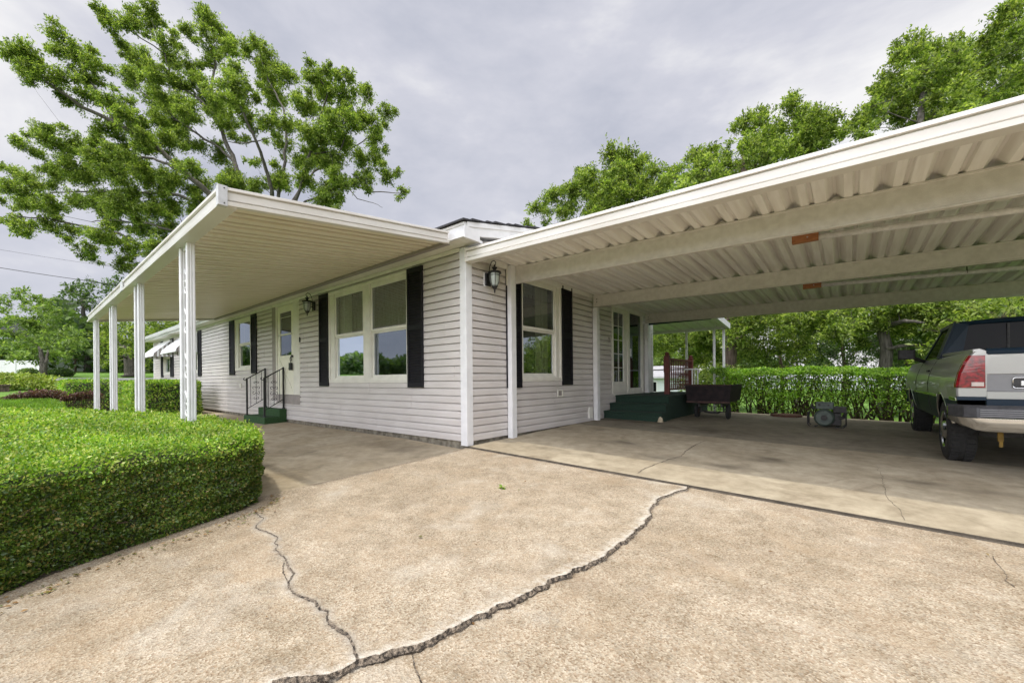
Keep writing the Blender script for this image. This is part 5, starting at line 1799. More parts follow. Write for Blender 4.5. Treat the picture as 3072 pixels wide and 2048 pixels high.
# tree machinery ---------------------------------------------------------------
def tree(name, label, base, trunk, clusters, mat, leafsize, sprays, per=7, group=None, bark=None, r0=.3, leafasp=.42, limbs=(), squash=.8, twigs=True, density=1.0):
    """trunk: list of points with radii; limbs: more polylines; clusters: [(centre, radius)]"""
    bark = bark or M_bark
    t = empty(name, base, label, 'tree', group)
    tb = MB()
    nodes = []
    for path, ra, rb in [(trunk, r0, r0 * .45)] + [(l, a_, b_) for l, a_, b_ in limbs]:
        pts = [Vector(p) for p in path]
        fine = []
        for i in range(len(pts) - 1):
            for s in range(4):
                q = pts[i].lerp(pts[i + 1], s / 4)
                fine.append(q + Vector((random.uniform(-1, 1), random.uniform(-1, 1), random.uniform(-1, 1))) * (pts[i + 1] - pts[i]).length * .025)
        fine.append(pts[-1])
        n_ = len(fine)
        rr = [ra + (rb - ra) * i / (n_ - 1) for i in range(n_)]
        if path is trunk: rr[0] *= 1.35; 
        tb.tube(fine, rr, 9)
        nodes += list(zip(fine, rr))
    tb.build('trunk', bark, t, smooth=True)
    bm_ = MB()
    LP, LD, LU = [], [], []
    sat = []
    for c, R in clusters:      # looser small sprays between the main ones
        for _ in range(2):
            d_ = Vector(tuple(rdir(1)[0]))
            sat.append((Vector(c) + d_ * R * random.uniform(.85, 1.45), R * random.uniform(.30, .55)))
    clusters = [(c, R * random.uniform(.78, 1.12)) for c, R in clusters] + sat
    # grow outwards: always join the spray that is nearest to wood already there
    cp = np.array([tuple(c) for c, _ in clusters])
    bestd = np.full(len(cp), 1e9)
    bestj = np.zeros(len(cp), int)

    def relax(j0, j1):
        for j in range(j0, j1):
            q = nodes[j][0]
            dd_ = np.linalg.norm(cp - np.array(q), axis=1) + .5 * np.maximum(q.z - cp[:, 2], 0)
            m_ = dd_ < bestd
            bestd[m_] = dd_[m_]
            bestj[m_] = j
    relax(0, len(nodes))
    todo = set(range(len(cp)))
    while todo:
        ci_ = min(todo, key=lambda q: bestd[q])
        todo.discard(ci_)
        c, R = clusters[ci_]
        c = Vector(c)
        p, rr = nodes[int(bestj[ci_])]
        rb = max(.008, min(rr * .62, .014 + .012 * (c - p).length))
        n0_ = len(nodes)
        nodes.append((c, rb * .6)); nodes.append((p.lerp(c, .6), rb * .75))
        relax(n0_, len(nodes))
        mid = p.lerp(c, .5) + Vector((random.uniform(-.1, .1), random.uniform(-.1, .1), -.06)) * (c - p).length
        if (c - p).length > .02:
            bm_.tube([p, p.lerp(mid, .5), mid, mid.lerp(c, .55), c], [rb, rb * .85, rb * .7, rb * .5, rb * .3], 6)
        # a few twigs inside the cluster
        tips = []
        for _ in range(12):
            d = Vector(tuple(rdir(1)[0])); d.z = d.z * .8 + .15
            tip = c + d * R * random.uniform(.55, 1.05)
            tips.append(tip)
            if twigs: bm_.tube([c, c.lerp(tip, .5) + Vector((0, 0, .05 * R)), tip], [rb * .28 + .004, rb * .2 + .003, .003], 4, cap=False)
        k = max(4, int(sprays * R * R * density))
        T = np.array([tuple(v) for v in tips])
        ci = rng.integers(0, len(tips), k)
        tt = rng.random((k, 1)) ** .5 * 1.12
        P_ = np.array(c) * (1 - tt) + T[ci] * tt + rng.normal(0, R * .20, (k, 3)) * [1, 1, squash]
        out = unit(P_ - np.array(c) + rdir(k) * R * .5 + [0, 0, .25 * R])
        for _ in range(per):
            LP.append(P_ + rng.normal(0, leafsize * .35, (k, 3)))
            LD.append(unit(out * .6 + rdir(k)))
            LU.append(unit(np.array([0, 0, 1.0]) + rdir(k) * .8))
    bm_.build('branches', bark, t)
    P_, D_, U_ = np.concatenate(LP), np.concatenate(LD), np.concatenate(LU)
    leaves('crown', P_, D_, U_, leafsize, mat, t, leafasp)
    return t


# the big oak behind the house ---------------------------------------------------
OD = 26.0
S6 = .574


def oak_pt(x, y, dep):
    return at(x * S6, y * S6, OD + dep)


limb_px = [
    ([(1290, 1280), (1180, 1120), (1100, 1020), (1000, 930), (880, 820), (730, 710), (600, 640), (430, 560), (300, 470), (200, 400), (110, 300)], .34, .05, 0, -5),
    ([(600, 640), (520, 500), (430, 360), (320, 230), (280, 180)], .10, .03, -3, -3),
    ([(1180, 1120), (1040, 1060), (930, 1020), (780, 1010), (620, 1000), (400, 1000), (250, 1010)], .22, .04, 0, 4),
    ([(1000, 930), (880, 860), (800, 830), (640, 820), (500, 800), (350, 780), (180, 700)], .17, .03, -1, 2),
    ([(1290, 1280), (1290, 1100), (1270, 980), (1230, 860), (1160, 690), (1120, 600), (1110, 450), (1130, 300), (1060, 130)], .36, .04, 0, 3),
    ([(1230, 860), (1150, 770), (1000, 680), (850, 560), (740, 480), (680, 380)], .16, .03, 1, 5),
    ([(1120, 600), (1020, 500), (900, 440), (860, 280), (790, 100)], .13, .03, 1, 1),
    ([(860, 280), (740, 200), (620, 120), (540, 100)], .07, .02, 1, 1),
    ([(1310, 1280), (1420, 1080), (1420, 990), (1380, 850), (1340, 740), (1250, 540), (1200, 400)], .26, .04, 0, -4),
    ([(1340, 740), (1250, 750), (1180, 740)], .08, .02, -1, -2),
    ([(1320, 1280), (1450, 1050), (1480, 900), (1500, 700), (1480, 560), (1400, 420), (1350, 260)], .22, .04, 0, 4),
    ([(1330, 1280), (1520, 1120), (1580, 960), (1660, 650), (1720, 480), (1640, 370)], .2, .03, 0, -3),
    ([(1640, 800), (1770, 800), (1850, 620), (1930, 510)], .10, .02, -1, 0),
    ([(1500, 1090), (1640, 900), (1760, 820), (1900, 740), (2030, 620)], .14, .02, 0, 3),
    ([(1340, 1290), (1600, 1060), (1800, 960), (1950, 1000), (2110, 1010)], .14, .02, 0, -2),
    ([(1800, 960), (1870, 1040), (1950, 1060), (2000, 1085)], .05, .01, -1, -2),
    ([(1260, 1330), (1000, 1340), (880, 1310), (740, 1290), (620, 1220), (480, 1190), (250, 1140), (60, 1130)], .22, .03, 0, -5),
    ([(1240, 1280), (1020, 1240), (900, 1210), (780, 1170), (600, 1150), (480, 1160)], .18, .03, 0, 3),
    ([(720, 1290), (660, 1340), (650, 1400)], .05, .015, -2, -3),
    ([(500, 1195), (470, 1260), (480, 1350)], .04, .015, -3, -4),
]
limbs = []
limb2d = []
for pts, ra, rb, d0, d1 in limb_px:
    n_ = len(pts)
    P3 = [oak_pt(x, y, d0 + (d1 - d0) * i / (n_ - 1)) for i, (x, y) in enumerate(pts)]
    limbs.append((P3, ra * .58, rb * .9))
    for i, (x, y) in enumerate(pts): limb2d.append((x, y, d0 + (d1 - d0) * i / (n_ - 1)))
limb2d = np.array(limb2d, float)
oakc = [(110, 270, 70), (150, 360, 50), (200, 400, 65), (300, 400, 60), (290, 180, 45), (300, 270, 55), (400, 300, 60), (470, 260, 35), (480, 330, 40), (480, 420, 65), (380, 540, 50), (430, 490, 50), (560, 520, 55), (640, 590, 65), (560, 110, 48), (540, 100, 30), (660, 120, 60), (780, 70, 45), (790, 140, 55), (850, 220, 50), (620, 220, 45), (720, 300, 55), (690, 390, 55), (680, 440, 40), (800, 400, 65), (900, 320, 60), (920, 430, 60), (840, 520, 70), (960, 560, 75), (900, 640, 80), (1080, 110, 55), (990, 170, 38), (1160, 190, 55), (1200, 260, 60), (1100, 260, 60), (1000, 350, 60), (1050, 420, 60), (1280, 270, 50), (1330, 230, 35), (1400, 280, 55), (1380, 360, 55), (1500, 400, 60), (1420, 430, 55), (1200, 450, 75), (1220, 350, 60), (1100, 560, 80), (1250, 560, 70), (1330, 500, 40), (1180, 640, 70), (1450, 520, 65), (1630, 390, 50), (1700, 370, 42), (1820, 410, 48), (1700, 480, 70), (1800, 520, 65), (1920, 510, 42), (1600, 560, 65), (1850, 620, 65), (2020, 600, 48), (1940, 650, 55), (1750, 640, 75), (1960, 740, 55), (1650, 700, 75), (1780, 760, 75), (1880, 830, 60), (1960, 850, 35), (1700, 850, 80), (1500, 660, 55), (1480, 760, 55), (1400, 650, 50), (1300, 640, 50), (1600, 940, 75), (1760, 960, 70), (1700, 1040, 70), (1900, 950, 52), (2020, 930, 48), (2110, 1000, 35), (1470, 950, 75), (1350, 990, 50), (1200, 950, 80), (1150, 830, 65), (1000, 760, 80), (820, 640, 75), (700, 660, 55), (560, 690, 60), (200, 690, 48), (280, 740, 60), (110, 760, 38), (400, 750, 65), (520, 740, 55), (210, 810, 45), (330, 850, 55), (480, 830, 65), (620, 800, 75), (760, 760, 75), (880, 730, 65), (600, 900, 85), (440, 920, 75), (300, 930, 60), (750, 900, 85), (900, 950, 80), (1000, 880, 70), (90, 920, 50), (60, 1000, 50), (160, 960, 55), (150, 1060, 70), (250, 1080, 70), (380, 1050, 75), (520, 1060, 85), (660, 1070, 85), (800, 1080, 80), (900, 1090, 70), (60, 1160, 42), (120, 1200, 50), (250, 1180, 55), (380, 1210, 55), (500, 1220, 60), (600, 1180, 60), (740, 1190, 65), (860, 1190, 60), (450, 1310, 38), (490, 1360, 28), (560, 1270, 45), (680, 1290, 50), (780, 1280, 50), (650, 1400, 38), (690, 1370, 35), (1050, 980, 60), (1560, 850, 50), (1340, 850, 35), (1040, 1060, 50)]
clu = []
for x, y, r in oakc:
    j = int(np.argmin((limb2d[:, 0] - x) ** 2 + (limb2d[:, 1] - y) ** 2))
    dep = limb2d[j, 2] + random.uniform(-1.5, 1.5)
    Rm = r * S6 / F_PX * (OD + dep)
    clu.append((oak_pt(x, y, dep), Rm * 1.05))
    if r > 60 and random.random() < .55:
        dep2 = dep + random.choice((-3, 3, 4.5))
        clu.append((oak_pt(x + random.uniform(-30, 30), y + random.uniform(-30, 30), dep2), Rm * .75))
ob = oak_pt(1300, 1330, 0)
tree('oak_tree', 'large spreading oak with grey limbs rising behind the left half of the house', (ob.x, ob.y, -.2),
     [(ob.x, ob.y, -.3), (ob.x, ob.y, 1.2), (ob.x, ob.y, 2.6), tuple(oak_pt(1300, 1300, 0)), tuple(oak_pt(1290, 1270, 0))], clu, oak_leaf, .120, 680, per=7, r0=.55, limbs=limbs, leafasp=.40)

# oaks behind the carport ------------------------------------------------------
S7 = .6684


def bk(x, y, dep): return at(1500 + x * S7, y * S7, dep)


bt1 = [(170, 950, 42), (130, 1015, 24), (240, 900, 48), (330, 840, 52), (300, 930, 62), (400, 790, 50), (450, 860, 75), (520, 715, 55), (560, 780, 80), (600, 740, 50), (540, 870, 80), (620, 850, 50), (430, 950, 70)]
bt2 = [(700, 760, 48), (760, 800, 52), (720, 850, 45), (860, 705, 45), (930, 700, 50), (900, 780, 70), (1010, 700, 42), (960, 790, 60), (840, 860, 60), (1100, 550, 50), (1180, 530, 45), (1140, 640, 70), (1250, 590, 75), (1320, 490, 48), (1380, 560, 62), (1200, 700, 75), (1330, 660, 70), (1500, 530, 48), (1450, 600, 55), (1530, 590, 42), (1060, 760, 60), (1400, 690, 60)]
bt3 = [(1650, 520, 58), (1720, 440, 62), (1620, 590, 50), (1780, 540, 68), (1760, 330, 60), (1850, 220, 55), (1900, 300, 80), (1820, 400, 80), (1800, 250, 45), (1990, 230, 60), (2060, 220, 50), (2060, 330, 80), (1960, 430, 85), (2150, 270, 55), (2110, 400, 75), (2180, 330, 55), (2230, 110, 52), (2280, 60, 42), (2250, 210, 60), (2330, 40, 48), (2300, 300, 60), (2330, 150, 50), (2250, 430, 75), (2330, 380, 60), (2050, 500, 80), (2400, 100, 80), (2420, 300, 90), (1880, 560, 70)]


def fill(rect, n, dep, r, seed, S=.34, ox=1950, oy=880):
    rr = random.Random(seed)
    out = []
    for _ in range(n):
        x, y = rr.uniform(rect[0], rect[2]), rr.uniform(rect[1], rect[3])
        dd = rr.uniform(*dep); ra = rr.uniform(*r)
        out.append((at(ox + x * S, oy + y * S, dd), ra))
    return out


def clus(lst, d0, d1, seed, k=1.12):
    rr = random.Random(seed); out = []
    for x, y, r in lst:
        dd = rr.uniform(d0, d1)
        out.append((bk(x, y, dd), r * S7 / F_PX * dd * k))
        if r > 48: 
            d2 = dd + rr.uniform(-2.5, 3)
            out.append((bk(x + rr.uniform(-25, 25), y + rr.uniform(-10, 40), d2), r * S7 / F_PX * d2 * .8))
    return out


GRP = 'tall oaks behind the carport'
t1 = at(1830, 1120, 21)
tree('oak_tree', 'rounded oak crown rising over the house roof left of the other carport oaks', (t1.x, t1.y, -1),
     [(t1.x, t1.y, -1.2), (t1.x, t1.y, 2), (t1.x - .2, t1.y, 4.5), tuple(bk(480, 950, 21)), tuple(bk(500, 830, 21))],
     clus(bt1, 19, 23, 1) + [(bk(x, y, 20), 1.0) for x, y in ((300, 1050), (420, 1080), (560, 1020), (650, 960), (700, 1080))], oak_leaf, .115, 560, group=GRP, r0=.33)
t2 = at(2192, 1085, 16)
tree('oak_tree', 'oak with a thick brown trunk beside the small back canopy', (t2.x, t2.y, -.8),
     [(t2.x, t2.y, -.9), (t2.x - .05, t2.y, 1.5), (t2.x + .05, t2.y, 3.4), (t2.x + .1, t2.y, 5.5), tuple(bk(1100, 700, 16))],
     clus(bt2, 14.5, 18, 2) + fill((640, 100, 1400, 330), 17, (13.5, 17), (.35, .8), 21) + fill((40, 330, 560, 520), 13, (17, 21), (.35, .8), 22), oak_leaf, .105, 640, group=GRP, r0=.26, bark=M_barkd,
     limbs=[([(t2.x, t2.y, 3.0), tuple(at(1950 + 740 * .34, 880 + 230 * .34, 14.5)), tuple(at(1950 + 620 * .34, 880 + 240 * .34, 13.5))], .07, .03), ([(t2.x, t2.y, 2.2), tuple(at(1950 + 860 * .34, 880 + 330 * .34, 15)), tuple(at(1950 + 980 * .34, 880 + 250 * .34, 14.5))], .09, .03)])
t3 = at(2651, 1085, 13.5)
tree('oak_tree', 'oak with a tall straight trunk rising behind the hedge left of the pickup', (t3.x, t3.y, -.8),
     [(t3.x, t3.y, -.9), (t3.x + .05, t3.y, 1.5), (t3.x, t3.y, 3.2), (t3.x + .15, t3.y, 5.5), tuple(bk(1900, 420, 13.8))],
     clus(bt3, 12.5, 16, 3) + fill((2250, 20, 3350, 260), 26, (12, 15.5), (.35, .75), 24) + fill((1450, 60, 2600, 340), 30, (12, 15.5), (.3, .7), 23), oak_leaf, .098, 680, group=GRP, r0=.20,
     limbs=[([(t3.x, t3.y, 2.6), tuple(at(1950 + 2250 * .34, 880 + 240 * .34, 12.5)), tuple(at(1950 + 2420 * .34, 880 + 260 * .34, 12))], .09, .03), ([(t3.x, t3.y, 1.9), tuple(at(1950 + 2200 * .34, 880 + 470 * .34, 13)), tuple(at(1950 + 2420 * .34, 880 + 450 * .34, 12.6))], .08, .03)])
UG = 'smaller trees filling the view under the carport roof'
for i, (px_, rect, dep, nn, lab, mt) in enumerate((
        (1140, (760, 300, 1350, 600), (16, 21), 15, 'dark leafy understory tree in the middle of the view under the carport', oak_leaf),
        (1290, (1200, 380, 1750, 620), (20, 27), 12, 'thin pale stemmed tree deep behind the middle of the back hedge', dark_leaf),
        (1700, (1450, 230, 2050, 560), (17, 22), 14, 'dark bushy tree between the two big trunks beyond the hedge', dark_leaf),
        (2250, (1980, 250, 2600, 620), (16, 22), 22, 'shady tree behind the pickup cab', dark_leaf),
        (480, (330, 430, 760, 660), (18, 25), 22, 'bushy tree seen through the thin posts of the small back canopy', oak_leaf),
        (3350, (2700, 120, 4000, 620), (10.5, 14), 40, 'shady tree past the pickup bonnet at the right edge', oak_leaf),
        (80, (-40, 440, 170, 640), (38, 44), 8, 'distant round green tree beside the far grey roof', yard_leaf))):
    dm = sum(dep) / 2
    c0 = at(1950 + px_ * .34, 1085, dm)
    cl = fill(rect, nn, dep, (.6, 1.15) if i < 6 else (1.3, 2.2), 40 + i)
    top = at(1950 + px_ * .34, 880 + (rect[1] + 120) * .34, dm)
    tree('understory_tree', lab, (c0.x, c0.y, -1), [(c0.x, c0.y, -1.2), (c0.x + .1, c0.y, .8), tuple(c0.lerp(top, .6)), tuple(top)], cl, mt, .12 if i < 6 else .25, 105 if i < 6 else 60, per=6, group=UG, r0=.10, bark=M_barkd if i != 1 else M_bark)

# left side of the photograph: trees across the road -------------------------------
S1 = .4464
S3 = .26786


def lf(x, y, dep): return at(x * S3, 820 + y * S3, dep)


def lz(p): return float(lawnz(p.x, p.y))


yt = lf(490, 1150, 40); yt.z = lz(yt)
cl = [(lf(x, y, random.uniform(37, 44)), r * S3 / F_PX * 40) for x, y, r in
      [(40, 300, 70), (60, 420, 80), (30, 560, 100), (100, 700, 110), (60, 860, 100), (260, 210, 50), (230, 280, 60), (280, 340, 60), (380, 280, 60), (470, 330, 60), (540, 330, 50), (380, 400, 80), (500, 420, 70), (600, 440, 50), (200, 520, 110), (330, 560, 110), (300, 700, 120), (180, 800, 110), (420, 640, 110), (480, 780, 120), (330, 850, 110), (560, 560, 90), (620, 640, 90), (700, 700, 90), (600, 800, 110), (760, 760, 90), (840, 720, 70), (720, 860, 100), (860, 820, 80), (420, 920, 100), (560, 920, 80), (250, 920, 90), (120, 960, 70), (660, 930, 60), (940, 800, 50), (780, 930, 60)]]
tree('yard_tree', 'wide light green tree with a forked trunk standing across the road', tuple(yt), [tuple(yt), tuple(lf(480, 1050, 40)), tuple(lf(470, 960, 40)), tuple(lf(440, 820, 40))], cl, yard_leaf, .30, 55, per=6, r0=.30, limbs=[([tuple(lf(495, 1120, 40)), tuple(lf(510, 1000, 40)), tuple(lf(540, 850, 40.5))], .2, .08)])
y2 = lf(990, 1085, 62); y2.z = lz(y2)
cl = [(lf(x, y, random.uniform(58, 66)), r * S3 / F_PX * 62) for x, y, r in
      [(780, 160, 45), (850, 130, 45), (930, 120, 45), (1040, 110, 40), (740, 220, 45), (820, 250, 60), (920, 230, 70), (1020, 200, 60), (700, 310, 40), (790, 340, 50), (900, 330, 60), (1010, 300, 60), (750, 420, 45), (860, 420, 60), (980, 400, 60), (1080, 320, 50), (1180, 130, 55), (1270, 110, 50), (1330, 90, 45), (1190, 220, 55), (860, 540, 90), (980, 560, 90), (900, 660, 90), (1020, 680, 90), (930, 780, 80), (1010, 820, 70), (820, 560, 60), (1070, 500, 60)]]
tree('yard_tree', 'tall darker tree with a lone trunk beyond the light green tree across the road', tuple(y2), [tuple(y2), tuple(lf(975, 950, 62)), tuple(lf(965, 800, 62)), tuple(lf(940, 500, 62)), tuple(lf(920, 250, 62))], cl, dark_leaf, .42, 24, per=6, r0=.45)
y3 = lf(1480, 1155, 46); y3.z = lz(y3)
cl = [(lf(x, y, random.uniform(42, 50)), r * S3 / F_PX * 46) for x, y, r in
      [(1180, 600, 70), (1150, 700, 80), (1180, 820, 80), (1230, 900, 80), (1300, 980, 70), (1150, 960, 60), (1200, 1010, 50), (1330, 620, 70), (1400, 600, 80), (1450, 680, 80), (1380, 760, 90), (1480, 780, 80), (1440, 880, 70), (1560, 640, 80), (1640, 580, 90), (1700, 640, 90), (1800, 600, 90), (1900, 560, 90), (1990, 600, 90), (1560, 740, 70), (1560, 950, 60), (1620, 850, 90), (1280, 700, 80), (1600, 1020, 60), (1750, 760, 90)]]
tree('yard_tree', 'shady tree with a broad low trunk seen between the porch posts', tuple(y3), [tuple(y3), tuple(lf(1470, 1050, 46)), tuple(lf(1440, 940, 46)), tuple(lf(1420, 800, 46))], cl, oak_leaf, .32, 48, per=6, r0=.75, limbs=[([tuple(lf(1440, 960, 46)), tuple(lf(1380, 930, 45)), tuple(lf(1300, 920, 44))], .14, .05), ([tuple(lf(1430, 900, 46)), tuple(lf(1370, 820, 46)), tuple(lf(1310, 760, 46))], .2, .06)])

# distant woods all round as one mass -----------------------------------------------
n = 300000
th = rng.uniform(0, 2 * math.pi, n)
RR = rng.uniform(82, 125, n)
X_, Y_ = CAM.x + RR * np.cos(th), CAM.y + RR * np.sin(th)
hh = 6.5 + 2.2 * np.sin(th * 23) + 1.8 * np.sin(th * 51 + 1) + 1.2 * np.sin(th * 97 + 2)
hh = np.where(np.sin(th) < -.15, hh * .5, hh)
drop = np.where((np.cos(th - math.radians(75)) > .6), -2.5, 0)
base_z = lawnz(X_, Y_)
Z_ = base_z + (hh + drop) * np.sqrt(rng.random(n)) * (1 - .25 * rng.random(n))
tl_ = leaves('distant_woods', np.stack([X_, Y_, Z_], 1), rdir(n), rdir(n), .85, dark_leaf, None, .7)
tagp(tl_, kind='stuff')

# back hedge ---------------------------------------------------------------------
bh = empty('privet_hedge', (4, 9.6, 0), 'leggy bright green hedge along the back edge of the carport floor', 'hedge')
n = 80000
X_ = rng.uniform(1.2, 9.5, n); Y_ = rng.uniform(8.75, 10.3, n)
top = 1.22 + .055 * lump(X_ * 1.2, Y_) + .02 * np.sin(X_ * 2.1) - .02 * (X_ - 3)
low = .48 + .20 * lump(X_ * .8, Y_ * .3) - .03 * (X_ - 1)
u = rng.random(n)
Z_ = np.where(u < .5, top - np.abs(rng.normal(0, .04, n)), low + (top - low) * rng.random(n))
edge = (np.abs(Y_ - 9.5) > .62)
Z_ = np.where(edge & (Z_ > top - .09), Z_ - .07, Z_)
endfade = X_ < 1.5
ok_ = (u < .5) | (np.abs(Y_ - 9.5) > .35) | (rng.random(n) < .3)
P_ = np.stack([X_, Y_, Z_], 1)[ok_]
Nn = unit(np.stack([np.zeros(len(P_)), np.where(P_[:, 1] < 9.2, -.8, np.where(P_[:, 1] > 9.9, .8, 0)), np.full(len(P_), .8)], 1))
hedge_leaf_cloud(P_, Nn, .052, 'foliage', priv_leaf, bh, .8, .55)
n = 26000      # sparse lower leaves
X_ = rng.uniform(1.3, 9.5, n); Y_ = rng.uniform(8.8, 10.2, n)
keep = lump(X_ * 1.1 + 2, Y_ * .5) > rng.uniform(-.6, .9, n)
P_ = np.stack([X_, Y_, rng.uniform(.02, .62, n)], 1)[keep]
hedge_leaf_cloud(P_, unit(rdir(len(P_)) + [0, 0, .6]), .05, 'foliage', priv_leaf, bh, .9, .5)
mb = MB()
r_ = random.Random(9)
for i in range(95):
    x, y = r_.uniform(1.35, 9.3), r_.uniform(9.05, 9.95)
    z0_ = -.15
    for k in range(r_.choice((2, 3, 3, 4))):
        pts = [(x + r_.uniform(-.03, .03), y, z0_)]
        dx_, dy_ = r_.uniform(-.10, .10), r_.uniform(-.08, .08)
        for s in range(1, 6):
            pts.append((pts[-1][0] + dx_ + r_.uniform(-.05, .05), pts[-1][1] + dy_ + r_.uniform(-.04, .04), z0_ + s * .24))
        mb.tube(pts, [.022, .018, .014, .011, .008, .005], 5, cap=False)
mb.build('stems', M_twig, bh)
# shrub mass left of it, below the small canopy
sb = empty('shrub', (1.2, 10.6, -.2), 'dark green shrub behind the white pipe railing', 'shrub')
n = 6000
c_ = np.array([.9, 10.8, .75])
P_ = c_ + rdir(n) * (rng.random((n, 1)) ** .4) * [1.3, .9, .75]
P_ = P_[P_[:, 2] > -.1]
hedge_leaf_cloud(P_, unit(P_ - c_), .07, 'foliage', oak_leaf, sb)
mb = MB()
for k in range(9): mb.tube([(c_[0] + .1 * k - .4, c_[1], -.5), (c_[0] + .22 * k - .9, c_[1] + .1, .9)], .015, 5)
mb.build('stems', M_twig, sb)

# hedge along the house front, beyond the porch ---------------------------------------
h2 = empty('clipped_hedge', (-12.5, -1.5, -.1), 'dark clipped hedge against the far end of the house front', 'hedge')


def boxhedge(x0, x1, y0, y1, z0, z1, n, size, mat, parent, name='foliage', rnd=.12):
    A = [(x1 - x0) * (y1 - y0), (x1 - x0) * (z1 - z0), (x1 - x0) * (z1 - z0), (y1 - y0) * (z1 - z0), (y1 - y0) * (z1 - z0)]
    A = np.array(A) / sum(A)
    f = rng.choice(5, n, p=A)
    P_ = np.stack([rng.uniform(x0, x1, n), rng.uniform(y0, y1, n), rng.uniform(z0, z1, n)], 1)
    N_ = np.zeros((n, 3))
    for k, (ax, v, s) in enumerate(((2, z1, 1), (1, y0, -1), (1, y1, 1), (0, x0, -1), (0, x1, 1))):
        m_ = f == k
        P_[m_, ax] = v
        N_[m_, ax] = s
    c = np.array([(x0 + x1) / 2, (y0 + y1) / 2, (z0 + z1) / 2]); hsz = np.array([(x1 - x0) / 2, (y1 - y0) / 2, (z1 - z0) / 2])
    q = (P_ - c)
    over = np.maximum(np.abs(q) - (hsz - rnd), 0)
    ln = np.linalg.norm(over, axis=1, keepdims=True)
    sc = np.where(ln > rnd, rnd / np.maximum(ln, 1e-6), 1)
    q = np.sign(q) * (np.minimum(np.abs(q), hsz - rnd) + over * sc)
    P_ = c + q + N_ * (.03 * lump(P_[:, 0], P_[:, 1], P_[:, 2]))[:, None] - N_ * (rng.random((n, 1)) ** 2 * .08)
    hedge_leaf_cloud(P_, N_, size, name, mat, parent)
    m = MB(); m.box((x0 + .08, y0 + .08, z0 - .1), (x1 - .08, y1 - .08, z1 - .08)); m.build('twigs', MATS['hedge_core'], parent, .1)


boxhedge(-17.2, -11.6, -1.9, -.5, -.1, 1.06, 30000, .055, box_leaf, h2)
h3 = empty('clipped_hedge', (-18, -3, .3), 'rounded clipped hedge end left of the dark hedge, between the porch posts', 'hedge')
boxhedge(-20.5, -17.6, -3.2, -1.9, .0, 1.13, 9000, .065, box_leaf, h3)
# low hedges and plum shrubs in the front yard
h4 = empty('low_hedge', (-17, -5, .5), 'low yellow green hedge along the lawn behind the plum coloured shrubs', 'hedge')
a_, b_ = lf(-200, 1300, 20), lf(1040, 1240, 20)
n = 16000
t = rng.random(n)
PX_ = np.array(a_)[None] * (1 - t[:, None]) + np.array(b_)[None] * t[:, None]
gz_ = lawnz(PX_[:, 0], PX_[:, 1])
off = rng.uniform(-.7, .7, n)
zt_ = .62 + .12 * lump(t * 9, off) * 1
P_ = np.stack([PX_[:, 0] + off * 1.6 + 2.2, PX_[:, 1] + rng.normal(0, .2, n), gz_ - .05 + zt_ * np.sqrt(np.clip(1 - (off / .75) ** 2, 0, 1)) * (1 - rng.random(n) ** 3)], 1)
hedge_leaf_cloud(P_, np.tile([0.3, 0, 1.0], (n, 1)), .10, 'foliage', yel_leaf, h4)
pk = empty('plum_shrubs', (-10, -5, .4), 'row of loose plum and green leaved shrubs at the front of the yard', 'shrub')
n = 15000
P_ = []
mbs = MB()
for i, (x, y, r, dp) in enumerate([(20, 1460, 60, 12.5), (130, 1420, 90, 12.6), (250, 1390, 100, 12.8), (360, 1370, 90, 13), (460, 1360, 95, 13.1), (560, 1370, 90, 13.2), (640, 1360, 80, 13.4), (750, 1400, 50, 13.2), (830, 1390, 60, 13.4), (920, 1370, 70, 13.6), (1000, 1360, 60, 13.7), (1080, 1370, 50, 13.8), (-80, 1470, 90, 12.4)]):
    c = lf(x, y, dp); R = r * S3 / F_PX * dp
    k = 1100
    P_.append(np.array(c)[None] + rdir(k) * (rng.random((k, 1)) ** .45) * [R, R, R * .62])
    gz0 = lz(c)
    for s in range(5): mbs.tube([(c.x + .05 * s - .1, c.y, gz0 - .05), (c.x + (.12 * s - .25) * R * 4, c.y + .05 * s, c.z + .02)], .008, 5)
P_ = np.concatenate(P_)
hedge_leaf_cloud(P_, np.tile([0, 0, 1.0], (len(P_), 1)), .055, 'foliage', pink_leaf, pk, 1.2, .5)
mbs.build('stems', M_twig, pk)
# foundation shrubs across the road
for i, (x, y, r, lab) in enumerate(((320, 1095, 75, 'small grassy shrub in front of the white fence'), (570, 1085, 60, 'left dark green shrub of the pair beside the forked tree'), (710, 1075, 85, 'right dark green shrub of the pair beside the forked tree'))):
    c = lf(x, y, 44); gz0 = lz(c); R = r * S3 / F_PX * 44
    e_ = empty('shrub', (c.x, c.y, gz0), lab, 'shrub', 'shrubs in front of the house across the road')
    k = 1600
    P_ = np.array([c.x, c.y, gz0 + R * .45]) + rdir(k) * (rng.random((k, 1)) ** .4) * [R, R, R * .6]
    hedge_leaf_cloud(P_, unit(P_ - np.array([c.x, c.y, gz0])), .18, 'foliage', dark_leaf if i else yard_leaf, e_)

# grass blades where the lawn can be seen near --------------------------------------
n = 80000
X_ = rng.uniform(-17, -4.2, n); Y_ = rng.uniform(-7.5, -3.2, n)
Z_ = lawnz(X_, Y_)
D_g = unit(np.stack([rng.normal(0, .35, n), rng.normal(0, .35, n), np.ones(n)], 1))
gr = leaves('grass', np.stack([X_, Y_, Z_ - .01], 1), D_g, rdir(n), .08, grass_leaf, None, .16)
tagp(gr, kind='stuff')

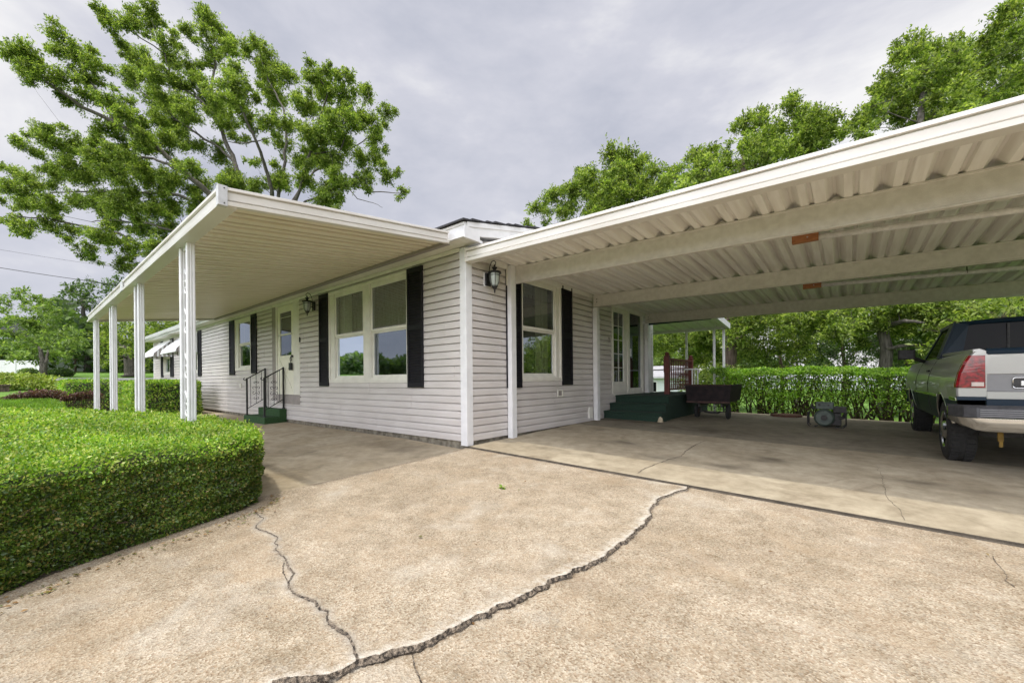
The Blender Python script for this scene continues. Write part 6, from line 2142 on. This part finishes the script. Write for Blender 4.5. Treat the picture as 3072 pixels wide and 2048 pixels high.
# road, pavement, fence and houses on the left ----------------------------------------
def ribbon(name, pa, pb, wa, wb, mat, up, n=40):
    """strip on the lawn from pa to pb; wa, wb: offsets along -x for near and far edge"""
    V = []
    for i in range(n + 1):
        y = pa + (pb - pa) * i / n
        for xo in (wa, (wa + wb) / 2, wb):
            x = xo + .0 * y
            V.append((x, y, float(lawnz(x, y)) + up))
    m = MB(); m.add(V, [(3 * i + j, 3 * i + j + 1, 3 * (i + 1) + j + 1, 3 * (i + 1) + j) for i in range(n) for j in range(2)])
    return tagp(m.build(name, mat), kind='structure')


M_asph = pm('road_asphalt', (.17, .17, .175), .9, .1, 4, bump=.3, bscale=60)
ribbon('road', -120, 120, -41.5, -50.0, M_asph, .03)
ribbon('kerb', -120, 120, -40.9, -41.45, pm('kerb_concrete', (.50, .47, .42), .8, .06, 4), .09)
ribbon('sidewalk', -30, 30, -37.2, -38.6, pm('path_concrete', (.52, .47, .39), .8, .08, 3), .03)
fw = empty('white_fence', (-67, -8, 2), 'white vinyl board fence across the road on the left', 'fence')
fa, fb = lf(-260, 1115, 50), lf(470, 1115, 50)
m = MB(); mp = MB()
d = (fb - fa); L_ = d.length; d.normalize(); pr_ = Vector((-d.y, d.x, 0))
nb = int(L_ / .16)
for i in range(nb):
    p = fa + d * (i * .16); z = lz(p); q = p + d * .152
    a1 = [p, q, q + pr_ * .02, p + pr_ * .02]
    m.add([(v.x, v.y, z + .02) for v in a1] + [(v.x, v.y, z + 1.55) for v in a1], [(0, 3, 2, 1), (4, 5, 6, 7), (0, 1, 5, 4), (1, 2, 6, 5), (2, 3, 7, 6), (3, 0, 4, 7)])
    if i % 15 == 0:
        mp.box((p.x - .07, p.y - .07, z), (p.x + .07, p.y + .07, z + 1.7))
m.build('panel', M_white, fw); mp.build('post', M_white, fw)


def simple_house(name, label, c, L_, W_, H_, R_, wall, roofm, yaw, wins):
    h = empty(name, c, label, 'house', 'houses across the road')
    cs, sn = math.cos(yaw), math.sin(yaw)
    def T(x, y, z): return (c[0] + x * cs - y * sn, c[1] + x * sn + y * cs, c[2] + z)
    m = MB(); m.box((-L_ / 2, -W_ / 2, -.5), (L_ / 2, W_ / 2, H_), T)
    m.add([T(-L_ / 2, -W_ / 2, H_), T(-L_ / 2, W_ / 2, H_), T(-L_ / 2, 0, H_ + R_), T(L_ / 2, -W_ / 2, H_), T(L_ / 2, W_ / 2, H_), T(L_ / 2, 0, H_ + R_)], [(0, 1, 2), (3, 4, 5)])
    m.build('wall', wall, h)
    m = MB()
    for s in (-1, 1):
        e = .4
        m.add([T(-L_ / 2 - e, s * (W_ / 2 + e), H_ - .1), T(L_ / 2 + e, s * (W_ / 2 + e), H_ - .1), T(L_ / 2 + e, 0, H_ + R_ + .05), T(-L_ / 2 - e, 0, H_ + R_ + .05),
               T(-L_ / 2 - e, s * (W_ / 2 + e), H_ + .05), T(L_ / 2 + e, s * (W_ / 2 + e), H_ + .05), T(L_ / 2 + e, 0, H_ + R_ + .2), T(-L_ / 2 - e, 0, H_ + R_ + .2)],
              [(0, 1, 2, 3), (4, 5, 6, 7), (0, 1, 5, 4), (1, 2, 6, 5), (3, 0, 4, 7)])
    m.build('roof', roofm, h)
    for (x, z, w, hh_) in wins:
        f = MB(); f.box((x - w / 2 - .08, -W_ / 2 - .06, z - hh_ / 2 - .08), (x + w / 2 + .08, -W_ / 2 - .005, z + hh_ / 2 + .08), T); F_ = f.build('window', M_white, h)
        g_ = MB(); g_.box((x - w / 2, -W_ / 2 - .07, z - hh_ / 2), (x + w / 2, -W_ / 2 - .061, z + hh_ / 2), T); g_.build('glass', M_carglass, F_)
    return h


c1 = lf(330, 1080, 66); c1.z = lz(c1)
M_wh = pm('white_clapboard', (.55, .58, .58), .6, .05, 4, stretch=(.2, .2, 12))
simple_house('neighbour_house', 'white two storey house with a grey roof behind the white fence', tuple(c1), 17, 8, 5.6, 2.2, M_wh, M_shingle, math.radians(-92), [(-5.5, 4.2, .9, 1.2), (-2, 4.2, .9, 1.2), (2, 4.2, .9, 1.2), (5.5, 4.2, .9, 1.2), (-5.5, 1.6, .9, 1.2), (5.5, 1.6, .9, 1.2), (0, 1.4, 1.0, 2.0)])
c2_ = lf(880, 1065, 84); c2_.z = lz(c2_)
simple_house('neighbour_house', 'low cream building with a pale roof beyond the tall dark tree', tuple(c2_), 26, 9, 3.4, 1.4, pm('cream_wall', (.55, .52, .44), .7, .05, 3), pm('pale_roof', (.45, .44, .42), .6, .08, 3), math.radians(-88), [(-6, 2, 1, 1.2), (4, 2, 1, 1.2)])
c3_ = at(1950 + 80 * .34, 1128, 34)
simple_house('shed', 'small white shed with a grey roof seen past the landing railing', (c3_.x - 1.2, c3_.y + 2, -.9), 6, 4, 2.0, .8, M_wh, pm('grey_metal_roof', (.36, .35, .36), .5, .06, 3), math.radians(15), [(0, 1.2, .8, .8)])
# a pale building far beyond the hedge, glimpsed between its stems
c4_ = at(2560, 1180, 62)
simple_house('far_building', 'long pale building glimpsed between the stems of the back hedge', (c4_.x, c4_.y, -1.2), 60, 9, 1.7, .8, pm('pale_wall', (.62, .62, .62), .7, .05, 3), pm('pale_metal_roof', (.55, .55, .57), .6, .06, 3), math.radians(-10), [(-10, 1.0, 1.2, 1), (0, 1.0, 1.2, 1), (10, 1.0, 1.2, 1)])
# yard bench end at the extreme left, chain link fence and pole
bn = empty('garden_bench', tuple(lf(20, 1290, 17)), 'end of a low dark brown bench at the far left of the lawn', 'bench')
c = lf(20, 1250, 17); zz = lz(c)
m = MB(); m.box((c.x - .9, c.y - .25, c.z - .04), (c.x + .2, c.y + .22, c.z + .03)); m.build('seat', M_barkd, bn, .01)
for s in (-.8, .1):
    m = MB(); m.box((c.x + s - .04, c.y - .2, zz - .1), (c.x + s + .04, c.y + .2, c.z - .041)); m.build('leg', M_barkd, bn, .01)
cf = empty('chain_link_fence', tuple(lf(850, 1060, 70)), 'thin chain link fence before the low cream building', 'fence')
fa, fb = lf(700, 1070, 70), lf(1240, 1070, 70)
m = MB(); mw = MB()
for i in range(10):
    p = fa.lerp(fb, i / 9); z = lz(p); m.tube([(p.x, p.y, z), (p.x, p.y, z + 1.4)], .04, 6)
for zz in (.1, .5, .9, 1.38): mw.tube([(fa.x, fa.y, lz(fa) + zz), (fb.x, fb.y, lz(fb) + zz)], .018, 4)
m.build('post', M_galv, cf); mw.build('wire', M_galv, cf)
p = lf(845, 1070, 60)
m = MB(); m.tube([(p.x, p.y, lz(p)), (p.x, p.y, lf(845, 960, 60).z)], .12, 8); m.tube([(p.x, p.y - .3, lf(845, 960, 60).z), (p.x, p.y + .3, lf(845, 960, 60).z)], .06, 6)
tagp(m.build('pole', M_barkd), 'short dark pole standing before the low cream building', 'pole')

# overhead wires -------------------------------------------------------------------------
for i, (xa, ya, xb, yb, r, dp) in enumerate(((-300, 696, 700, 845, .012, 34), (-300, 752, 700, 895, .028, 34), (-300, 850, 640, 924, .02, 44), (-300, 860, 640, 935, .02, 44))):
    pts = []
    for k in range(17):
        t = k / 16
        q = at(xa + (xb - xa) * t, ya + (yb - ya) * t + 10 * math.sin(math.pi * t), dp + 14 * t)
        pts.append(tuple(q))
    m = MB(); m.tube(pts, r, 5, cap=False)
    tagp(m.build('overhead_wire', M_genedk), ['thinnest and topmost overhead wire in the left sky', 'thick dark overhead wire in the left sky', 'upper of the two close overhead wires above the yard tree', 'lower of the two close overhead wires above the yard tree'][i], 'wire', 'overhead wires in the left sky')

# ------------------------------------------------------------------ world, sun, camera
w = bpy.data.worlds.new('World')
scene.world = w
w.use_nodes = True
N, L = w.node_tree.nodes, w.node_tree.links
bg = N['Background']
sky = N.new('ShaderNodeTexSky')
sky.sky_type = 'NISHITA'
sky.sun_disc = False
SUN_EL = math.atan(1 / .30)
sky.sun_elevation = SUN_EL
sky.sun_rotation = math.radians(180)
tc = N.new('ShaderNodeTexCoord')
mp = N.new('ShaderNodeMapping')
mp.inputs['Scale'].default_value = (1, 1, 2.2)
mp.inputs['Location'].default_value = (.35, .1, .4)
L.new(tc.outputs['Generated'], mp.inputs['Vector'])
no = N.new('ShaderNodeTexNoise')
no.inputs['Scale'].default_value = 1.15
no.inputs['Detail'].default_value = 7
no.inputs['Roughness'].default_value = .58
no.inputs['Distortion'].default_value = .35
L.new(mp.outputs[0], no.inputs['Vector'])
cr = N.new('ShaderNodeValToRGB')
e = cr.color_ramp.elements
e[0].position, e[0].color = .38, (4.6, 4.8, 5.6, 1)
e[1].position, e[1].color = .62, (8.6, 8.5, 8.5, 1)
k = e.new(.5); k.color = (6.0, 6.05, 6.7, 1)
L.new(no.outputs['Fac'], cr.inputs['Fac'])
mx = N.new('ShaderNodeMixRGB')
mx.inputs[0].default_value = .93
L.new(sky.outputs[0], mx.inputs[1])
L.new(cr.outputs[0], mx.inputs[2])
# bright cloud lobe added behind the viewer, out of view, to lift the shade
nv = N.new('ShaderNodeVectorMath'); nv.operation = 'NORMALIZE'
L.new(tc.outputs['Generated'], nv.inputs[0])
dt = N.new('ShaderNodeVectorMath'); dt.operation = 'DOT_PRODUCT'
dt.inputs[1].default_value = tuple(Vector((.25, -.80, .62)).normalized())
L.new(nv.outputs[0], dt.inputs[0])
gr_ = N.new('ShaderNodeMapRange'); gr_.interpolation_type = 'SMOOTHSTEP'
gr_.inputs['From Min'].default_value = .35; gr_.inputs['From Max'].default_value = 1.0
gr_.inputs['To Min'].default_value = 1.0; gr_.inputs['To Max'].default_value = 5.2
L.new(dt.outputs['Value'], gr_.inputs['Value'])
sc_ = N.new('ShaderNodeVectorMath'); sc_.operation = 'SCALE'
L.new(mx.outputs[0], sc_.inputs[0]); L.new(gr_.outputs[0], sc_.inputs['Scale'])
L.new(sc_.outputs[0], bg.inputs['Color'])
bg.inputs['Strength'].default_value = .10

sd = bpy.data.lights.new('sun', 'SUN')
sd.energy = 2.0
sd.angle = math.radians(1.6)
sd.color = (1, .95, .86)
so = bpy.data.objects.new('sun', sd)
COL.objects.link(so)
dirv = Vector((0, .30, -1)).normalized()
so.rotation_euler = dirv.to_track_quat('-Z', 'Y').to_euler()
so.location = (0, -6, 20)

cd = bpy.data.cameras.new('camera')
cd.sensor_width = 36
cd.lens = F_PX / 3072 * 36
cd.shift_y = (PY - 1024) / 3072
cd.clip_start = .05
cd.clip_end = 3000
co = bpy.data.objects.new('camera', cd)
COL.objects.link(co)
co.matrix_world = Matrix.Translation(CAM) @ Matrix.Rotation(YAW, 4, 'Z') @ Matrix.Rotation(math.radians(90), 4, 'X') @ Matrix.Rotation(-ROLL, 4, 'Z')
scene.camera = co

scene.render.engine = 'CYCLES'
scene.cycles.max_bounces = 8
scene.cycles.diffuse_bounces = 5
scene.cycles.transparent_max_bounces = 16
scene.cycles.use_denoising = True
scene.cycles.denoising_prefilter = 'ACCURATE'
scene.view_settings.view_transform = 'Standard'
scene.view_settings.look = 'None'
scene.view_settings.exposure = 0.2
scene.view_settings.gamma = 1
